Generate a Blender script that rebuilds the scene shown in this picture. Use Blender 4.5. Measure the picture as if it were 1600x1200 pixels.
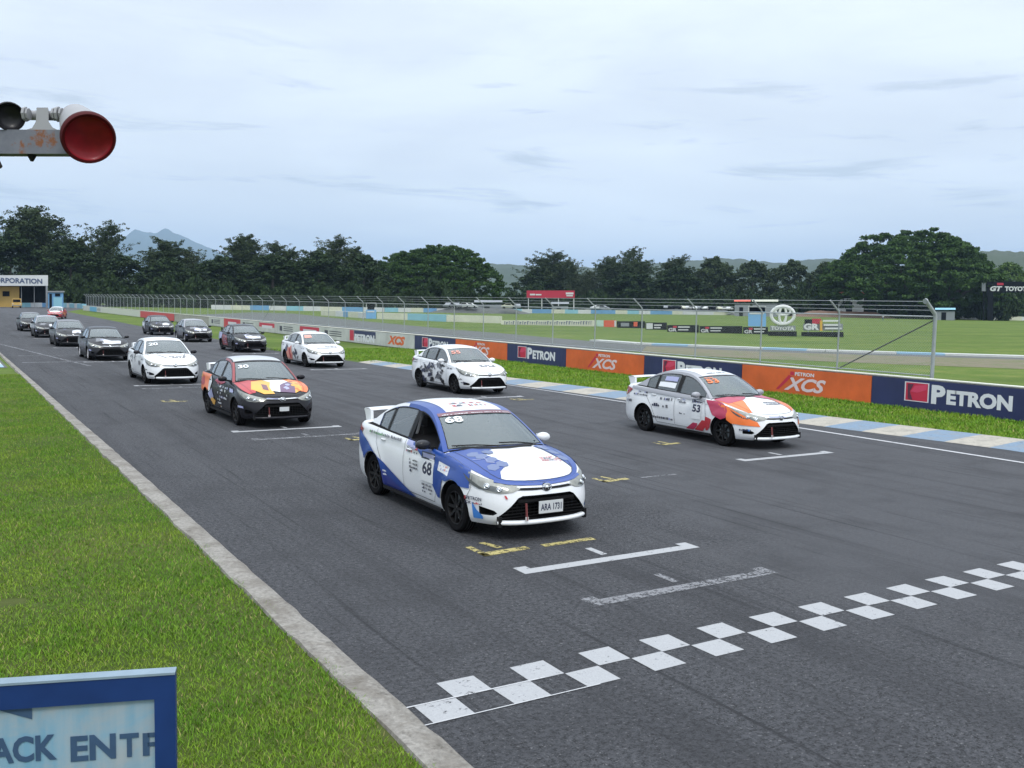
import bpy, bmesh, math, random
import numpy as np
from mathutils import Vector, Matrix, noise as mnoise
from math import radians, sin, cos, pi, sqrt
for o in list(bpy.data.objects): bpy.data.objects.remove(o)
SC = bpy.context.scene; COL = SC.collection
# ---------------------------------------------------------------- camera
CM = np.array([[0.85613328, -0.51641497, 0.01874548], [0.02746859, 0.08170268, 0.99627815], [0.5160245, 0.85243196, -0.08413358]])  # right, up, forward
FPX = 1485.27; H = 2.842
cam = bpy.data.cameras.new('camera'); camo = bpy.data.objects.new('camera', cam); COL.objects.link(camo)
cam.sensor_width = 36; cam.lens = FPX / 1600 * 36; cam.clip_start = 0.05; cam.clip_end = 30000
m = Matrix([(CM[0][i], CM[1][i], -CM[2][i], (0, 0, H)[i]) for i in range(3)] + [(0, 0, 0, 1)])
camo.matrix_world = m; SC.camera = camo
# ---------------------------------------------------------------- world, sun, exposure
SUN_EL, SUN_ROT = 52, 200
W = bpy.data.worlds.new('World'); SC.world = W; W.use_nodes = True
nt = W.node_tree; nt.nodes.clear(); N = nt.nodes.new; LK = nt.links.new
def sky_world():
    out = N('ShaderNodeOutputWorld'); bg = N('ShaderNodeBackground')
    sky = N('ShaderNodeTexSky'); sky.sky_type = 'NISHITA'; sky.sun_disc = False
    sky.sun_elevation = radians(SUN_EL); sky.sun_rotation = radians(SUN_ROT)
    tc = N('ShaderNodeTexCoord'); sep = N('ShaderNodeSeparateXYZ'); LK(tc.outputs['Generated'], sep.inputs[0])
    def math_(op, a, b=None, clamp=False):
        n = N('ShaderNodeMath'); n.operation = op; n.use_clamp = clamp
        for i, v in enumerate((a, b)):
            if v is None: continue
            if isinstance(v, (int, float)): n.inputs[i].default_value = v
            else: LK(v, n.inputs[i])
        return n.outputs[0]
    z = math_('MAXIMUM', sep.outputs[2], 0.0); zz = math_('ADD', z, 0.10)
    cx = math_('DIVIDE', sep.outputs[0], zz); cy = math_('DIVIDE', sep.outputs[1], zz)
    cmb = N('ShaderNodeCombineXYZ'); LK(cx, cmb.inputs[0]); LK(cy, cmb.inputs[1])
    def nz(sc, det, rough, dist, loc, scale=(1, 1, 1), rot=0):
        mp = N('ShaderNodeMapping'); mp.inputs['Location'].default_value = loc; mp.inputs['Scale'].default_value = scale
        mp.inputs['Rotation'].default_value = (0, 0, radians(rot)); LK(cmb.outputs[0], mp.inputs[0])
        n = N('ShaderNodeTexNoise'); n.inputs['Scale'].default_value = sc; n.inputs['Detail'].default_value = det
        n.inputs['Roughness'].default_value = rough; n.inputs['Distortion'].default_value = dist; LK(mp.outputs[0], n.inputs['Vector'])
        return n.outputs['Fac']
    def ramp(f, lo, hi):
        r = N('ShaderNodeMapRange'); r.interpolation_type = 'SMOOTHSTEP'; r.inputs['From Min'].default_value = lo; r.inputs['From Max'].default_value = hi; LK(f, r.inputs['Value']); return r.outputs[0]
    def mix(f, a, b):
        x = N('ShaderNodeMix'); x.data_type = 'RGBA'
        if isinstance(f, (int, float)): x.inputs[0].default_value = f
        else: LK(f, x.inputs[0])
        for i, v in ((6, a), (7, b)):
            if isinstance(v, tuple): x.inputs[i].default_value = v + (1,)
            else: LK(v, x.inputs[i])
        return x.outputs[2]
    # nishita at the strength the daylight needs, veiled by a bright cloud deck
    sc = N('ShaderNodeVectorMath'); sc.operation = 'SCALE'; sc.inputs['Scale'].default_value = 0.11; LK(sky.outputs[0], sc.inputs[0])
    base = mix(ramp(z, 0.0, 0.30), (0.67, 0.725, 0.79), (0.80, 0.87, 0.94))
    az = math_('ARCTAN2', sep.outputs[0], sep.outputs[1]); cm2 = N('ShaderNodeCombineXYZ'); LK(az, cm2.inputs[0]); LK(sep.outputs[2], cm2.inputs[1])
    def nz2(scl, det, rough, dist, loc, rot):
        mp = N('ShaderNodeMapping'); mp.inputs['Location'].default_value = loc; mp.inputs['Scale'].default_value = scl; mp.inputs['Rotation'].default_value = (0, 0, radians(rot)); LK(cm2.outputs[0], mp.inputs[0])
        n = N('ShaderNodeTexNoise'); n.inputs['Scale'].default_value = 1.0; n.inputs['Detail'].default_value = det; n.inputs['Roughness'].default_value = rough; n.inputs['Distortion'].default_value = dist; LK(mp.outputs[0], n.inputs['Vector']); return n.outputs['Fac']
    big = ramp(nz2((2.6, 9, 1), 5, 0.55, 0.4, (1.2, .4, 0), 6), 0.36, 0.68)
    c1 = mix(math_('MULTIPLY', big, 0.75), base, (0.63, 0.685, 0.755))
    c1 = mix(math_('MULTIPLY', ramp(nz2((2.0, 11, 1), 4, 0.5, 0.3, (7.2, 2.4, 0), -4), 0.50, 0.72), 0.6), c1, (0.86, 0.93, 1.0))
    st = ramp(nz2((5.0, 40, 1), 6, 0.60, 0.45, (3.35, 0.8, 0), 5), 0.54, 0.70)
    low = math_('MULTIPLY', ramp(z, 0.035, 0.10), math_('SUBTRACT', 1.0, ramp(z, 0.17, 0.30)))
    c2 = mix(math_('MULTIPLY', math_('MULTIPLY', st, 0.75), low), c1, (0.47, 0.535, 0.605))
    c2 = mix(ramp(z, 0.42, 0.95), c2, (1.9, 2.0, 2.12))
    final = mix(0.10, c2, sc.outputs[0])
    LK(final, bg.inputs[0]); bg.inputs[1].default_value = 1.33; LK(bg.outputs[0], out.inputs[0])
sky_world()
sun = bpy.data.lights.new('sun', 'SUN'); sun.energy = 1.4; sun.angle = radians(16); sun.color = (1, .965, .91)
so = bpy.data.objects.new('sun', sun); COL.objects.link(so)
el, az = radians(SUN_EL), radians(SUN_ROT)
sd = Vector((sin(az) * cos(el), cos(az) * cos(el), sin(el)))
so.rotation_euler = (-sd).to_track_quat('-Z', 'Y').to_euler(); so.location = (0, 0, 50)
SC.view_settings.view_transform = 'Standard'; SC.view_settings.look = 'None'
SC.view_settings.exposure = 0.0; SC.view_settings.gamma = 1.0
SC.cycles.max_bounces = 6; SC.cycles.transparent_max_bounces = 16; SC.cycles.volume_bounces = 0
# ---------------------------------------------------------------- unprojection of measured points
def ray(px, py): return CM.T @ np.array([(px - 800) / FPX, (600 - py) / FPX, 1.0])
def G(px, py, z=0.0):
    d = ray(px, py); return d[:2] * (z - H) / d[2]
def U(px, py, depth): return Vector(ray(px, py) * depth) + Vector((0, 0, H))
def HORZ(px): return 459.5 + 0.01886 * px
# ---------------------------------------------------------------- materials
MATS = {}
def mat(name, col, rough=0.6, metal=0.0, var=0.0, vs=3.0, bump=0.0, bs=40.0, coat=0.0, spec=0.5, emit=None):
    if name in MATS: return MATS[name]
    m_ = bpy.data.materials.new(name); m_.use_nodes = True; n_ = m_.node_tree; b = n_.nodes['Principled BSDF']
    b.inputs['Base Color'].default_value = (*col, 1); b.inputs['Roughness'].default_value = rough; b.inputs['Metallic'].default_value = metal
    b.inputs['Coat Weight'].default_value = coat; b.inputs['Coat Roughness'].default_value = 0.06; b.inputs['Specular IOR Level'].default_value = spec
    if var:
        tc = n_.nodes.new('ShaderNodeTexCoord'); nn = n_.nodes.new('ShaderNodeTexNoise'); nn.inputs['Scale'].default_value = vs; nn.inputs['Detail'].default_value = 6
        n_.links.new(tc.outputs['Object'], nn.inputs['Vector'])
        mx = n_.nodes.new('ShaderNodeMix'); mx.data_type = 'RGBA'
        mx.inputs[6].default_value = (*[c * (1 - var) for c in col], 1); mx.inputs[7].default_value = (*[min(1, c * (1 + var)) for c in col], 1)
        n_.links.new(nn.outputs['Fac'], mx.inputs[0]); n_.links.new(mx.outputs[2], b.inputs['Base Color'])
    if bump:
        tc = n_.nodes.new('ShaderNodeTexCoord'); nn = n_.nodes.new('ShaderNodeTexNoise'); nn.inputs['Scale'].default_value = bs; nn.inputs['Detail'].default_value = 4
        n_.links.new(tc.outputs['Object'], nn.inputs['Vector']); bp = n_.nodes.new('ShaderNodeBump'); bp.inputs['Strength'].default_value = bump
        bp.inputs['Distance'].default_value = 0.02; n_.links.new(nn.outputs['Fac'], bp.inputs['Height']); n_.links.new(bp.outputs[0], b.inputs['Normal'])
    if emit: b.inputs['Emission Color'].default_value = (*col, 1); b.inputs['Emission Strength'].default_value = emit
    MATS[name] = m_; return m_
def paint(name, col, rough=0.32): dk = max(col) < .06; return mat('paint_' + name, col, rough, coat=0.12 if dk else 0.35, var=0.04, vs=2.0, spec=.25 if dk else .4)
class NB:  # small node-graph helper for the richer surface materials
    def __init__(s, name):
        s.m = bpy.data.materials.new(name); s.m.use_nodes = True; s.t = s.m.node_tree; s.b = s.t.nodes['Principled BSDF']; s.out = s.t.nodes['Material Output']
        s.tc = s.n('ShaderNodeTexCoord'); s.geo = s.n('ShaderNodeNewGeometry'); MATS[name] = s.m
    def n(s, k): return s.t.nodes.new(k)
    def l(s, a, b): s.t.links.new(a, b)
    def vec(s, scale=(1, 1, 1), rot=0, loc=(0, 0, 0), world=True):
        mp = s.n('ShaderNodeMapping'); mp.inputs['Scale'].default_value = scale; mp.inputs['Rotation'].default_value = (0, 0, radians(rot)); mp.inputs['Location'].default_value = loc
        s.l(s.geo.outputs['Position'] if world else s.tc.outputs['Object'], mp.inputs[0]); return mp.outputs[0]
    def noise(s, scale, det=4, rough=0.5, vec=None, dist=0):
        q = s.n('ShaderNodeTexNoise'); q.inputs['Scale'].default_value = scale; q.inputs['Detail'].default_value = det; q.inputs['Roughness'].default_value = rough; q.inputs['Distortion'].default_value = dist
        s.l(vec if vec is not None else s.vec(), q.inputs['Vector']); return q.outputs['Fac']
    def mr(s, f, a, b, c=0.0, d=1.0):
        r = s.n('ShaderNodeMapRange'); r.inputs['From Min'].default_value = a; r.inputs['From Max'].default_value = b; r.inputs['To Min'].default_value = c; r.inputs['To Max'].default_value = d; s.l(f, r.inputs['Value']); return r.outputs[0]
    def mth(s, op, a, b):
        q = s.n('ShaderNodeMath'); q.operation = op
        for i, v in enumerate((a, b)):
            if isinstance(v, (int, float)): q.inputs[i].default_value = v
            else: s.l(v, q.inputs[i])
        return q.outputs[0]
    def mix(s, f, a, b):
        x = s.n('ShaderNodeMix'); x.data_type = 'RGBA'
        if isinstance(f, (int, float)): x.inputs[0].default_value = f
        else: s.l(f, x.inputs[0])
        for i, v in ((6, a), (7, b)):
            if isinstance(v, tuple): x.inputs[i].default_value = (*v, 1)
            else: s.l(v, x.inputs[i])
        return x.outputs[2]
    def col(s, c): s.l(c, s.b.inputs['Base Color'])
    def bump(s, f, st, d=0.01):
        bp = s.n('ShaderNodeBump'); bp.inputs['Strength'].default_value = st; bp.inputs['Distance'].default_value = d; s.l(f, bp.inputs['Height']); s.l(bp.outputs[0], s.b.inputs['Normal'])
def m_asphalt():
    g = NB('asphalt')
    fine = g.noise(62, 2, 0.8); spk = g.noise(34, 2, 0.6); gr = g.noise(21, 5, 0.8); med = g.noise(0.9, 6, 0.65, dist=.4); big = g.noise(0.13, 4, 0.6); pat = g.noise(0.35, 5, .6, dist=.6)
    st = g.noise(1.0, 6, 0.65, g.vec((1.3, 0.07, 1)), .5); st2 = g.noise(1.0, 4, 0.6, g.vec((7.5, 0.10, 1), 2)); st3 = g.noise(1.0, 4, 0.6, g.vec((9, 0.22, 1), -11))
    sx = g.n('ShaderNodeSeparateXYZ'); g.l(g.geo.outputs['Position'], sx.inputs[0])
    worn = g.mr(g.mth('ADD', sx.outputs[0], g.mth('MULTIPLY', g.mth('SUBTRACT', pat, .5), 7.0)), 7.6, 9.0)      # right of the pole lane the surface is polished paler by use
    c = g.mix(g.mr(gr, 0.42, 0.57), (0.004, 0.0045, 0.006), (0.070, 0.073, 0.082))
    c = g.mix(g.mr(fine, 0.47, 0.58, 0, 0.5), c, (0.095, 0.098, 0.108))
    c = g.mix(g.mr(spk, 0.62, 0.70, 0, 0.7), c, (0.22, 0.22, 0.23))
    c = g.mix(g.mth('MULTIPLY', worn, .70), c, (0.076, 0.079, 0.088))
    c = g.mix(g.mr(big, 0.38, 0.62, 0, 0.35), c, (0.060, 0.062, 0.069))
    c = g.mix(g.mr(med, 0.48, 0.68, 0, 0.45), c, (0.024, 0.025, 0.029))
    c = g.mix(g.mr(st, 0.50, 0.66, 0, 0.5), c, (0.023, 0.024, 0.028))
    c = g.mix(g.mr(st, 0.30, 0.44, 0.45, 0.0), c, (0.078, 0.080, 0.087))
    c = g.mix(g.mr(st2, 0.60, 0.70, 0, 0.75), c, (0.014, 0.015, 0.018))
    c = g.mix(g.mr(st3, 0.61, 0.70, 0, 0.7), c, (0.015, 0.016, 0.019))
    g.col(c); g.b.inputs['Roughness'].default_value = 0.80; g.b.inputs['Specular IOR Level'].default_value = 0.32
    g.bump(g.mth('ADD', fine, g.mth('MULTIPLY', gr, 1.2)), 0.9, 0.018)
m_asphalt()
def m_grass(name, c1, c2, c3, streak=False, sc=1.0):
    g = NB(name)
    a = g.noise(7 * sc, 5, 0.65); b = g.noise(0.5 * sc, 5, 0.6); d = g.noise(0.09 * sc, 4, 0.6)
    c = g.mix(g.mr(a, 0.3, 0.7), c1, c2); c = g.mix(g.mr(b, 0.42, 0.7, 0, 0.7), c, c3)
    c = g.mix(g.mr(d, 0.45, 0.7, 0, 0.5), c, c1)
    ms = g.noise(1.0, 4, .6, g.vec((.03, .16, 1), 30)); c = g.mix(g.mr(ms, .45, .62, 0, .45), c, tuple(x * .7 for x in c1))
    g.col(c); g.b.inputs['Roughness'].default_value = 0.9; g.b.inputs['Specular IOR Level'].default_value = 0.15; g.bump(a, 0.6, 0.05)
m_grass('grass_field', (0.060, 0.110, 0.016), (0.11, 0.165, 0.027), (0.17, 0.19, 0.05))
m_grass('lawn_soil', (0.04, 0.065, 0.012), (0.07, 0.10, 0.018), (0.11, 0.10, 0.04))
def m_blade(name, c1, c2, c3):
    g = NB(name); r = g.geo.outputs['Random Per Island']; b = g.noise(0.75, 5, 0.65); b2 = g.noise(3.2, 3, 0.6)
    c = g.mix(r, c1, c2); c = g.mix(g.mr(b, 0.45, 0.72, 0, 0.7), c, c3); c = g.mix(g.mr(b2, 0.50, 0.72, 0, 0.45), c, c1); c = g.mix(g.mr(r, .945, .95), c, (.34, .30, .12))
    g.col(c); g.b.inputs['Roughness'].default_value = 0.75; g.b.inputs['Specular IOR Level'].default_value = 0.2
m_blade('grass_blade', (0.060, 0.155, 0.010), (0.18, 0.335, 0.028), (0.27, 0.345, 0.036))
def m_concrete(name, c1, c2, dirt, sc=1.0):
    g = NB(name); a = g.noise(22 * sc, 6, 0.7); b = g.noise(2.2 * sc, 6, 0.7, dist=0.6); e = g.noise(7 * sc, 5, .7)
    c = g.mix(g.mr(a, 0.3, 0.7), c1, c2); c = g.mix(g.mr(b, 0.44, 0.66, 0, 0.85), c, dirt); c = g.mix(g.mr(e, 0.58, 0.7, 0, 0.7), c, tuple(x * .5 for x in dirt))
    g.col(c); g.b.inputs['Roughness'].default_value = 0.9; g.bump(a, 0.7, 0.02)
m_concrete('kerb_concrete', (0.16, 0.15, 0.135), (0.34, 0.325, 0.295), (0.125, 0.11, 0.09))
m_concrete('wall_concrete', (0.30, 0.30, 0.28), (0.42, 0.41, 0.38), (0.25, 0.24, 0.21))
m_concrete('kerb_blue', (0.13, 0.20, 0.29), (0.20, 0.28, 0.37), (0.20, 0.23, 0.26), 1.3)
m_concrete('kerb_cream', (0.33, 0.31, 0.27), (0.44, 0.41, 0.35), (0.26, 0.25, 0.22), 1.3)
m_concrete('dirt_track', (0.13, 0.115, 0.07), (0.18, 0.15, 0.10), (0.085, 0.12, 0.03), 0.3)
m_concrete('old_asphalt', (0.075, 0.08, 0.085), (0.105, 0.11, 0.115), (0.07, 0.085, 0.06), 0.2)
def m_worn(name, colr, cover, sc=14):   # road paint with bare patches: real alpha holes
    g = NB(name); a = g.noise(sc, 8, 0.75); b = g.noise(3.5, 5, 0.6); fine = g.noise(70, 3, 0.7)
    sk = g.noise(1.0, 5, .6, g.vec((10, .7, 1), 4)); gr = g.noise(30, 3, .7); f = g.mth('ADD', g.mth('ADD', g.mth('MULTIPLY', a, 0.45), g.mth('MULTIPLY', b, 0.2)), g.mth('ADD', g.mth('MULTIPLY', gr, .2), g.mth('MULTIPLY', sk, .15)))
    al = g.mr(f, cover - 0.035, cover + 0.035); g.l(al, g.b.inputs['Alpha'])
    g.col(g.mix(g.mr(fine, 0.3, 0.7), tuple(c * .78 for c in colr), colr)); g.b.inputs['Roughness'].default_value = 0.7
m_worn('road_white', (0.37, 0.38, 0.395), 0.41); m_worn('road_white_faded', (0.20, 0.205, 0.22), 0.485, 22); m_worn('road_yellow', (0.42, 0.36, 0.14), 0.475)
m_worn('road_line', (0.50, 0.51, 0.53), 0.42); m_worn('road_white_far', (0.42, 0.43, 0.45), 0.45)
def m_leaf(name, c1, c2, c3, sc=0.35):
    g = NB(name); r = g.geo.outputs['Random Per Island']; b = g.noise(sc, 3, 0.6, g.vec(world=True))
    c = g.mix(r, c1, c2); c = g.mix(g.mr(b, 0.42, 0.68), c, c3); g.col(c)
    g.b.inputs['Roughness'].default_value = 0.75; g.b.inputs['Specular IOR Level'].default_value = 0.15
m_leaf('leaf_grey_green', (0.0204, 0.0356, 0.0142), (0.0436, 0.0673, 0.0267), (0.0545, 0.0792, 0.0327))
m_leaf('leaf_dark', (0.0145, 0.0301, 0.0107), (0.0327, 0.0594, 0.0178), (0.0254, 0.0436, 0.0166))
m_leaf('leaf_rain_tree', (0.0160, 0.0396, 0.0083), (0.0363, 0.0792, 0.0155), (0.0523, 0.0990, 0.0214))
m_leaf('leaf_light', (0.0528, 0.1056, 0.0216), (0.0880, 0.1536, 0.0360), (0.1056, 0.1632, 0.0432))
m_leaf('leaf_pale', (0.0363, 0.0554, 0.0267), (0.0726, 0.0950, 0.0475), (0.0653, 0.0871, 0.0446))
bark = mat('bark', (0.07, 0.06, 0.05), 0.9, var=0.3, vs=6)
black = mat('black_plastic', (0.008, 0.008, 0.009), 0.5, spec=.2)
dark = mat('dark_interior', (0.008, 0.008, 0.009), 0.9, spec=.1)
rubber = mat('rubber', (0.006, 0.006, 0.007), 0.9, var=0.3, vs=20, spec=.1)
seam = mat('seam', (0.02, 0.02, 0.022), 0.6)
rimd = mat('rim_dark', (0.012, 0.012, 0.013), 0.45, 0.2, spec=.3); rims = mat('rim_silver', (0.45, 0.46, 0.48), 0.3, 0.8); rimw = mat('rim_white', (0.55, 0.55, 0.57), 0.35)
chrome = mat('chrome', (0.62, 0.64, 0.66), 0.16, 1.0)
galv = mat('galvanised', (0.34, 0.37, 0.39), 0.5, 0.35, var=0.2, vs=9)
galvd = mat('wire', (0.20, 0.23, 0.25), 0.55, 0.3)
white = mat('white_panel', (0.66, 0.67, 0.68), 0.5, var=0.08, vs=0.8)
def m_glass(name, tint, trans, rough=0.02):
    m_ = bpy.data.materials.new(name); m_.use_nodes = True; t = m_.node_tree; t.nodes.clear()
    o = t.nodes.new('ShaderNodeOutputMaterial'); tr = t.nodes.new('ShaderNodeBsdfTransparent'); gl = t.nodes.new('ShaderNodeBsdfGlossy'); df = t.nodes.new('ShaderNodeBsdfDiffuse')
    tr.inputs[0].default_value = (trans, trans, trans * 1.03, 1); gl.inputs[0].default_value = (1, 1, 1, 1); gl.inputs[1].default_value = rough; df.inputs[0].default_value = (*tint, 1)
    lw = t.nodes.new('ShaderNodeLayerWeight'); lw.inputs[0].default_value = 0.5; pw = t.nodes.new('ShaderNodeMath'); pw.operation = 'POWER'; pw.inputs[1].default_value = 4.0; t.links.new(lw.outputs['Facing'], pw.inputs[0])
    fr = t.nodes.new('ShaderNodeMapRange'); fr.inputs['To Min'].default_value = 0.09; fr.inputs['To Max'].default_value = 0.95; t.links.new(pw.outputs[0], fr.inputs['Value'])
    m1 = t.nodes.new('ShaderNodeMixShader'); m1.inputs[0].default_value = 0.34; t.links.new(tr.outputs[0], m1.inputs[1]); t.links.new(df.outputs[0], m1.inputs[2])
    m2 = t.nodes.new('ShaderNodeMixShader'); t.links.new(fr.outputs[0], m2.inputs[0]); t.links.new(m1.outputs[0], m2.inputs[1]); t.links.new(gl.outputs[0], m2.inputs[2]); t.links.new(m2.outputs[0], o.inputs[0])
    MATS[name] = m_; return m_
glass = m_glass('glass_windscreen', (0.16, 0.23, 0.25), 0.5); glass2 = m_glass('glass_side', (0.20, 0.24, 0.26), 0.45)
# ---------------------------------------------------------------- mesh helpers
def tag(o, label=None, cat=None, group=None, kind=None):
    if label: o['label'] = label
    if cat: o['category'] = cat
    if group: o['group'] = group
    if kind: o['kind'] = kind
    return o
def empty(name, loc=(0, 0, 0), rz=0.0, label=None, cat=None, group=None):
    o = bpy.data.objects.new(name, None); COL.objects.link(o); o.location = loc; o.rotation_euler = (0, 0, rz); o.empty_display_size = 0.3
    return tag(o, label, cat, group)
class MB:
    def __init__(s): s.v = []; s.f = []; s.mi = []; s.mats = []
    def midx(s, m_):
        if m_ not in s.mats: s.mats.append(m_)
        return s.mats.index(m_)
    def add(s, vs, fs, m_):
        n = len(s.v); s.v += [tuple(p) for p in vs]; k = s.midx(m_)
        for f in fs: s.f.append(tuple(i + n for i in f)); s.mi.append(k)
        return s
    def box(s, c, d, m_, rot=None):
        x, y, z = [k / 2 for k in d]; vs = [Vector((a * x, b * y, e * z)) for a in (-1, 1) for b in (-1, 1) for e in (-1, 1)]
        if rot is not None: vs = [rot @ p for p in vs]
        vs = [p + Vector(c) for p in vs]
        return s.add(vs, [(0, 1, 3, 2), (4, 6, 7, 5), (0, 4, 5, 1), (2, 3, 7, 6), (0, 2, 6, 4), (1, 5, 7, 3)], m_)
    def beam(s, a, b, w, h, m_, up=(0, 0, 1)):
        a = Vector(a); b = Vector(b); d = (b - a); L = d.length; d.normalize(); r = d.cross(Vector(up)).normalized(); u = r.cross(d)
        vs = [p + r * i * w / 2 + u * j * h / 2 for p in (a, b) for i, j in ((-1, -1), (1, -1), (1, 1), (-1, 1))]
        return s.add(vs, [(0, 3, 2, 1), (4, 5, 6, 7), (0, 1, 5, 4), (1, 2, 6, 5), (2, 3, 7, 6), (3, 0, 4, 7)], m_)
    def tube(s, pts, r, m_, n=8, cap=True):
        pts = [Vector(p) for p in pts]; rs = r if isinstance(r, (list, tuple)) else [r] * len(pts); vs = []; fs = []
        d0 = (pts[1] - pts[0]).normalized(); ref = Vector((0, 0, 1)) if abs(d0.z) < .9 else Vector((1, 0, 0)); u = d0.cross(ref).normalized()
        for i, p in enumerate(pts):
            d = ((pts[min(i + 1, len(pts) - 1)] - pts[max(i - 1, 0)])).normalized(); u = (u - d * u.dot(d)).normalized(); w = d.cross(u)
            for k in range(n): vs.append(p + (u * cos(2 * pi * k / n) + w * sin(2 * pi * k / n)) * rs[i])
        for i in range(len(pts) - 1):
            for k in range(n): fs.append((i * n + k, i * n + (k + 1) % n, (i + 1) * n + (k + 1) % n, (i + 1) * n + k))
        if cap: fs.append(tuple(range(n))[::-1]); fs.append(tuple(range((len(pts) - 1) * n, len(pts) * n)))
        return s.add(vs, fs, m_)
    def lathe(s, prof, m_, o=(0, 0, 0), axis=(1, 0, 0), n=28, sq=None):   # prof: (along, radius)
        ax = Vector(axis).normalized(); ref = Vector((0, 0, 1)) if abs(ax.z) < .9 else Vector((0, 1, 0)); u = ax.cross(ref).normalized(); w = ax.cross(u); o = Vector(o); vs = []; fs = []
        for a, r in prof:
            for k in range(n): vs.append(o + ax * a + (u * cos(2 * pi * k / n) + w * sin(2 * pi * k / n)) * r)
        for i in range(len(prof) - 1):
            for k in range(n): fs.append((i * n + k, i * n + (k + 1) % n, (i + 1) * n + (k + 1) % n, (i + 1) * n + k))
        return s.add(vs, fs, m_)
    def build(s, name, parent=None, smooth=None, loc=None, **kw):
        me = bpy.data.meshes.new(name); me.from_pydata(s.v, [], s.f)
        for m_ in s.mats: me.materials.append(m_)
        me.polygons.foreach_set('material_index', s.mi)
        if smooth is not None: me.polygons.foreach_set('use_smooth', [True] * len(me.polygons)); me.set_sharp_from_angle(angle=radians(smooth))
        me.update(); o = bpy.data.objects.new(name, me); COL.objects.link(o)
        if parent: o.parent = parent
        if loc is not None: o.location = loc
        return tag(o, kw.get('label'), kw.get('cat'), kw.get('group'), kw.get('kind'))
TXT = {}
def text2d(s, bold=0.02, shear=0.0):
    k = (s, bold, shear)
    if k in TXT: return TXT[k]
    cu = bpy.data.curves.new('lettering', 'FONT'); cu.body = s; cu.size = 1; cu.resolution_u = 3; cu.offset = bold; cu.shear = shear; cu.align_x = 'CENTER'; cu.align_y = 'CENTER'
    o = bpy.data.objects.new('lettering', cu); COL.objects.link(o); bpy.context.view_layer.update()
    me = o.evaluated_get(bpy.context.evaluated_depsgraph_get()).to_mesh(); vs = np.array([v.co[:2] for v in me.vertices]); fs = [tuple(p.vertices) for p in me.polygons]
    o.to_mesh_clear(); bpy.data.objects.remove(o); bpy.data.curves.remove(cu)
    lo, hi = vs.min(0), vs.max(0); vs = (vs - (lo + hi) / 2) / (hi - lo); TXT[k] = (vs, fs); return TXT[k]   # unit box -0.5..0.5
def text_on(mb, s, w, h, fn, m_, bold=0.02, shear=0.0):
    vs, fs = text2d(s, bold, shear); mb.add([fn(x * w, y * h) for x, y in vs], fs, m_)
def interp(x, xs, ys): return float(np.interp(x, xs, ys))
# ================================================================ RACE CAR (front faces -Y, origin on the ground under its middle)
CW, CLEN, FA, RA = 0.85, 4.41, 0.86, 3.41
BF, BR, NF, NR = 0.92, 0.80, 2.9, 3.3
def _outline():
    P = []
    for i in range(201):
        t = i / 200 * pi / 2; P.append((CW * sin(t) ** (2 / NF), BF * (1 - cos(t) ** (2 / NF))))
    for i in range(1, 120): P.append((CW, BF + (CLEN - BF - BR) * i / 120))
    for i in range(201):
        t = i / 200 * pi / 2; P.append((CW * cos(t) ** (2 / NR), CLEN - BR * (1 - sin(t) ** (2 / NR))))
    P = np.array(P); L = np.concatenate([[0], np.cumsum(np.hypot(*np.diff(P, axis=0).T))]); return P, L
OP, OL = _outline(); LTOT = OL[-1]
ZSs = [0, .15, .35, .6, .85, 1.1, 1.35, 2.0, 3.0, 3.6, 4.1, 4.41]
ZSz = [.672, .705, .775, .835, .875, .905, .928, .95, .985, 1.01, 1.02, 1.0]
def ZS(s): return interp(s, ZSs, ZSz)
ZB = 0.19
VV = [0, .08, .2, .35, .5, .65, .8, .9, .96, 1]
WXv = [.925, .965, .985, 1, 1.004, 1.0, .988, .972, .955, .925]
FDv = [.06, .012, 0, 0, .008, .025, .05, .075, .105, .15]
RDv = [.10, .02, 0, .0, .0, .01, .03, .04, .06, .11]
def body_pt(l, z, side=1, off=0.0):
    x0 = interp(l, OL, OP[:, 0]); s0 = interp(l, OL, OP[:, 1]); zs = ZS(s0); z = min(z, zs); v = min(1, max(0, (z - ZB) / (zs - ZB)))
    x = x0 * interp(v, VV, WXv); wf = max(0, 1 - s0 / .95) ** 0.7; wr = max(0, 1 - (CLEN - s0) / .8)
    s = s0 + interp(v, VV, FDv) * wf - interp(v, VV, RDv) * wr
    for a in (FA, RA):
        r = math.hypot(s - a, z - .30)
        if r < .47: x += .020 * min(1, (.47 - r) / .10) * (x0 / CW) ** 4
    if .5 < s0 < 4.0: x -= .010 * math.exp(-((v - .82) / .06) ** 2) * min(1, (s0 - .5) / .5)   # waist crease
    if off:
        e = .01; a = Vector(body_pt(l + e, z, 1)) - Vector(body_pt(l - e, z, 1)); b = Vector(body_pt(l, min(z + e, zs), 1)) - Vector(body_pt(l, z - e, 1))
        n = a.cross(b); n.normalize()
        if n.x * 1 < 0 and x0 > .4: n = -n
        if x0 <= .4 and ((s0 < 2 and n.y > 0) or (s0 > 2 and n.y < 0)): n = -n
        p = Vector((x, s - 2.2, z)) + n * off; return (p.x * side, p.y, p.z)
    return (x * side, s - 2.2, z)
LS = lambda s: interp(s, OP[200:320, 1], OL[200:320]) if BF <= s <= CLEN - BR else (interp(s, OP[:201, 1], OL[:201]) if s < BF else interp(s, OP[320:, 1], OL[320:]))
LX = lambda x: interp(x, OP[:201, 0], OL[:201])
def side_map(off, side): return lambda s, z: body_pt(LS(s), z, side, off)
def l_map(off, side): return lambda l, z: body_pt(l, z, side, off) if l >= 0 else body_pt(-l, z, -side, off)
TR = np.array([body_pt(l, 9, 1)[:2] + (ZS(interp(l, OL, OP[:, 1])),) for l in np.linspace(0, LTOT, 300)])   # top ring: x, y, z
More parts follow.
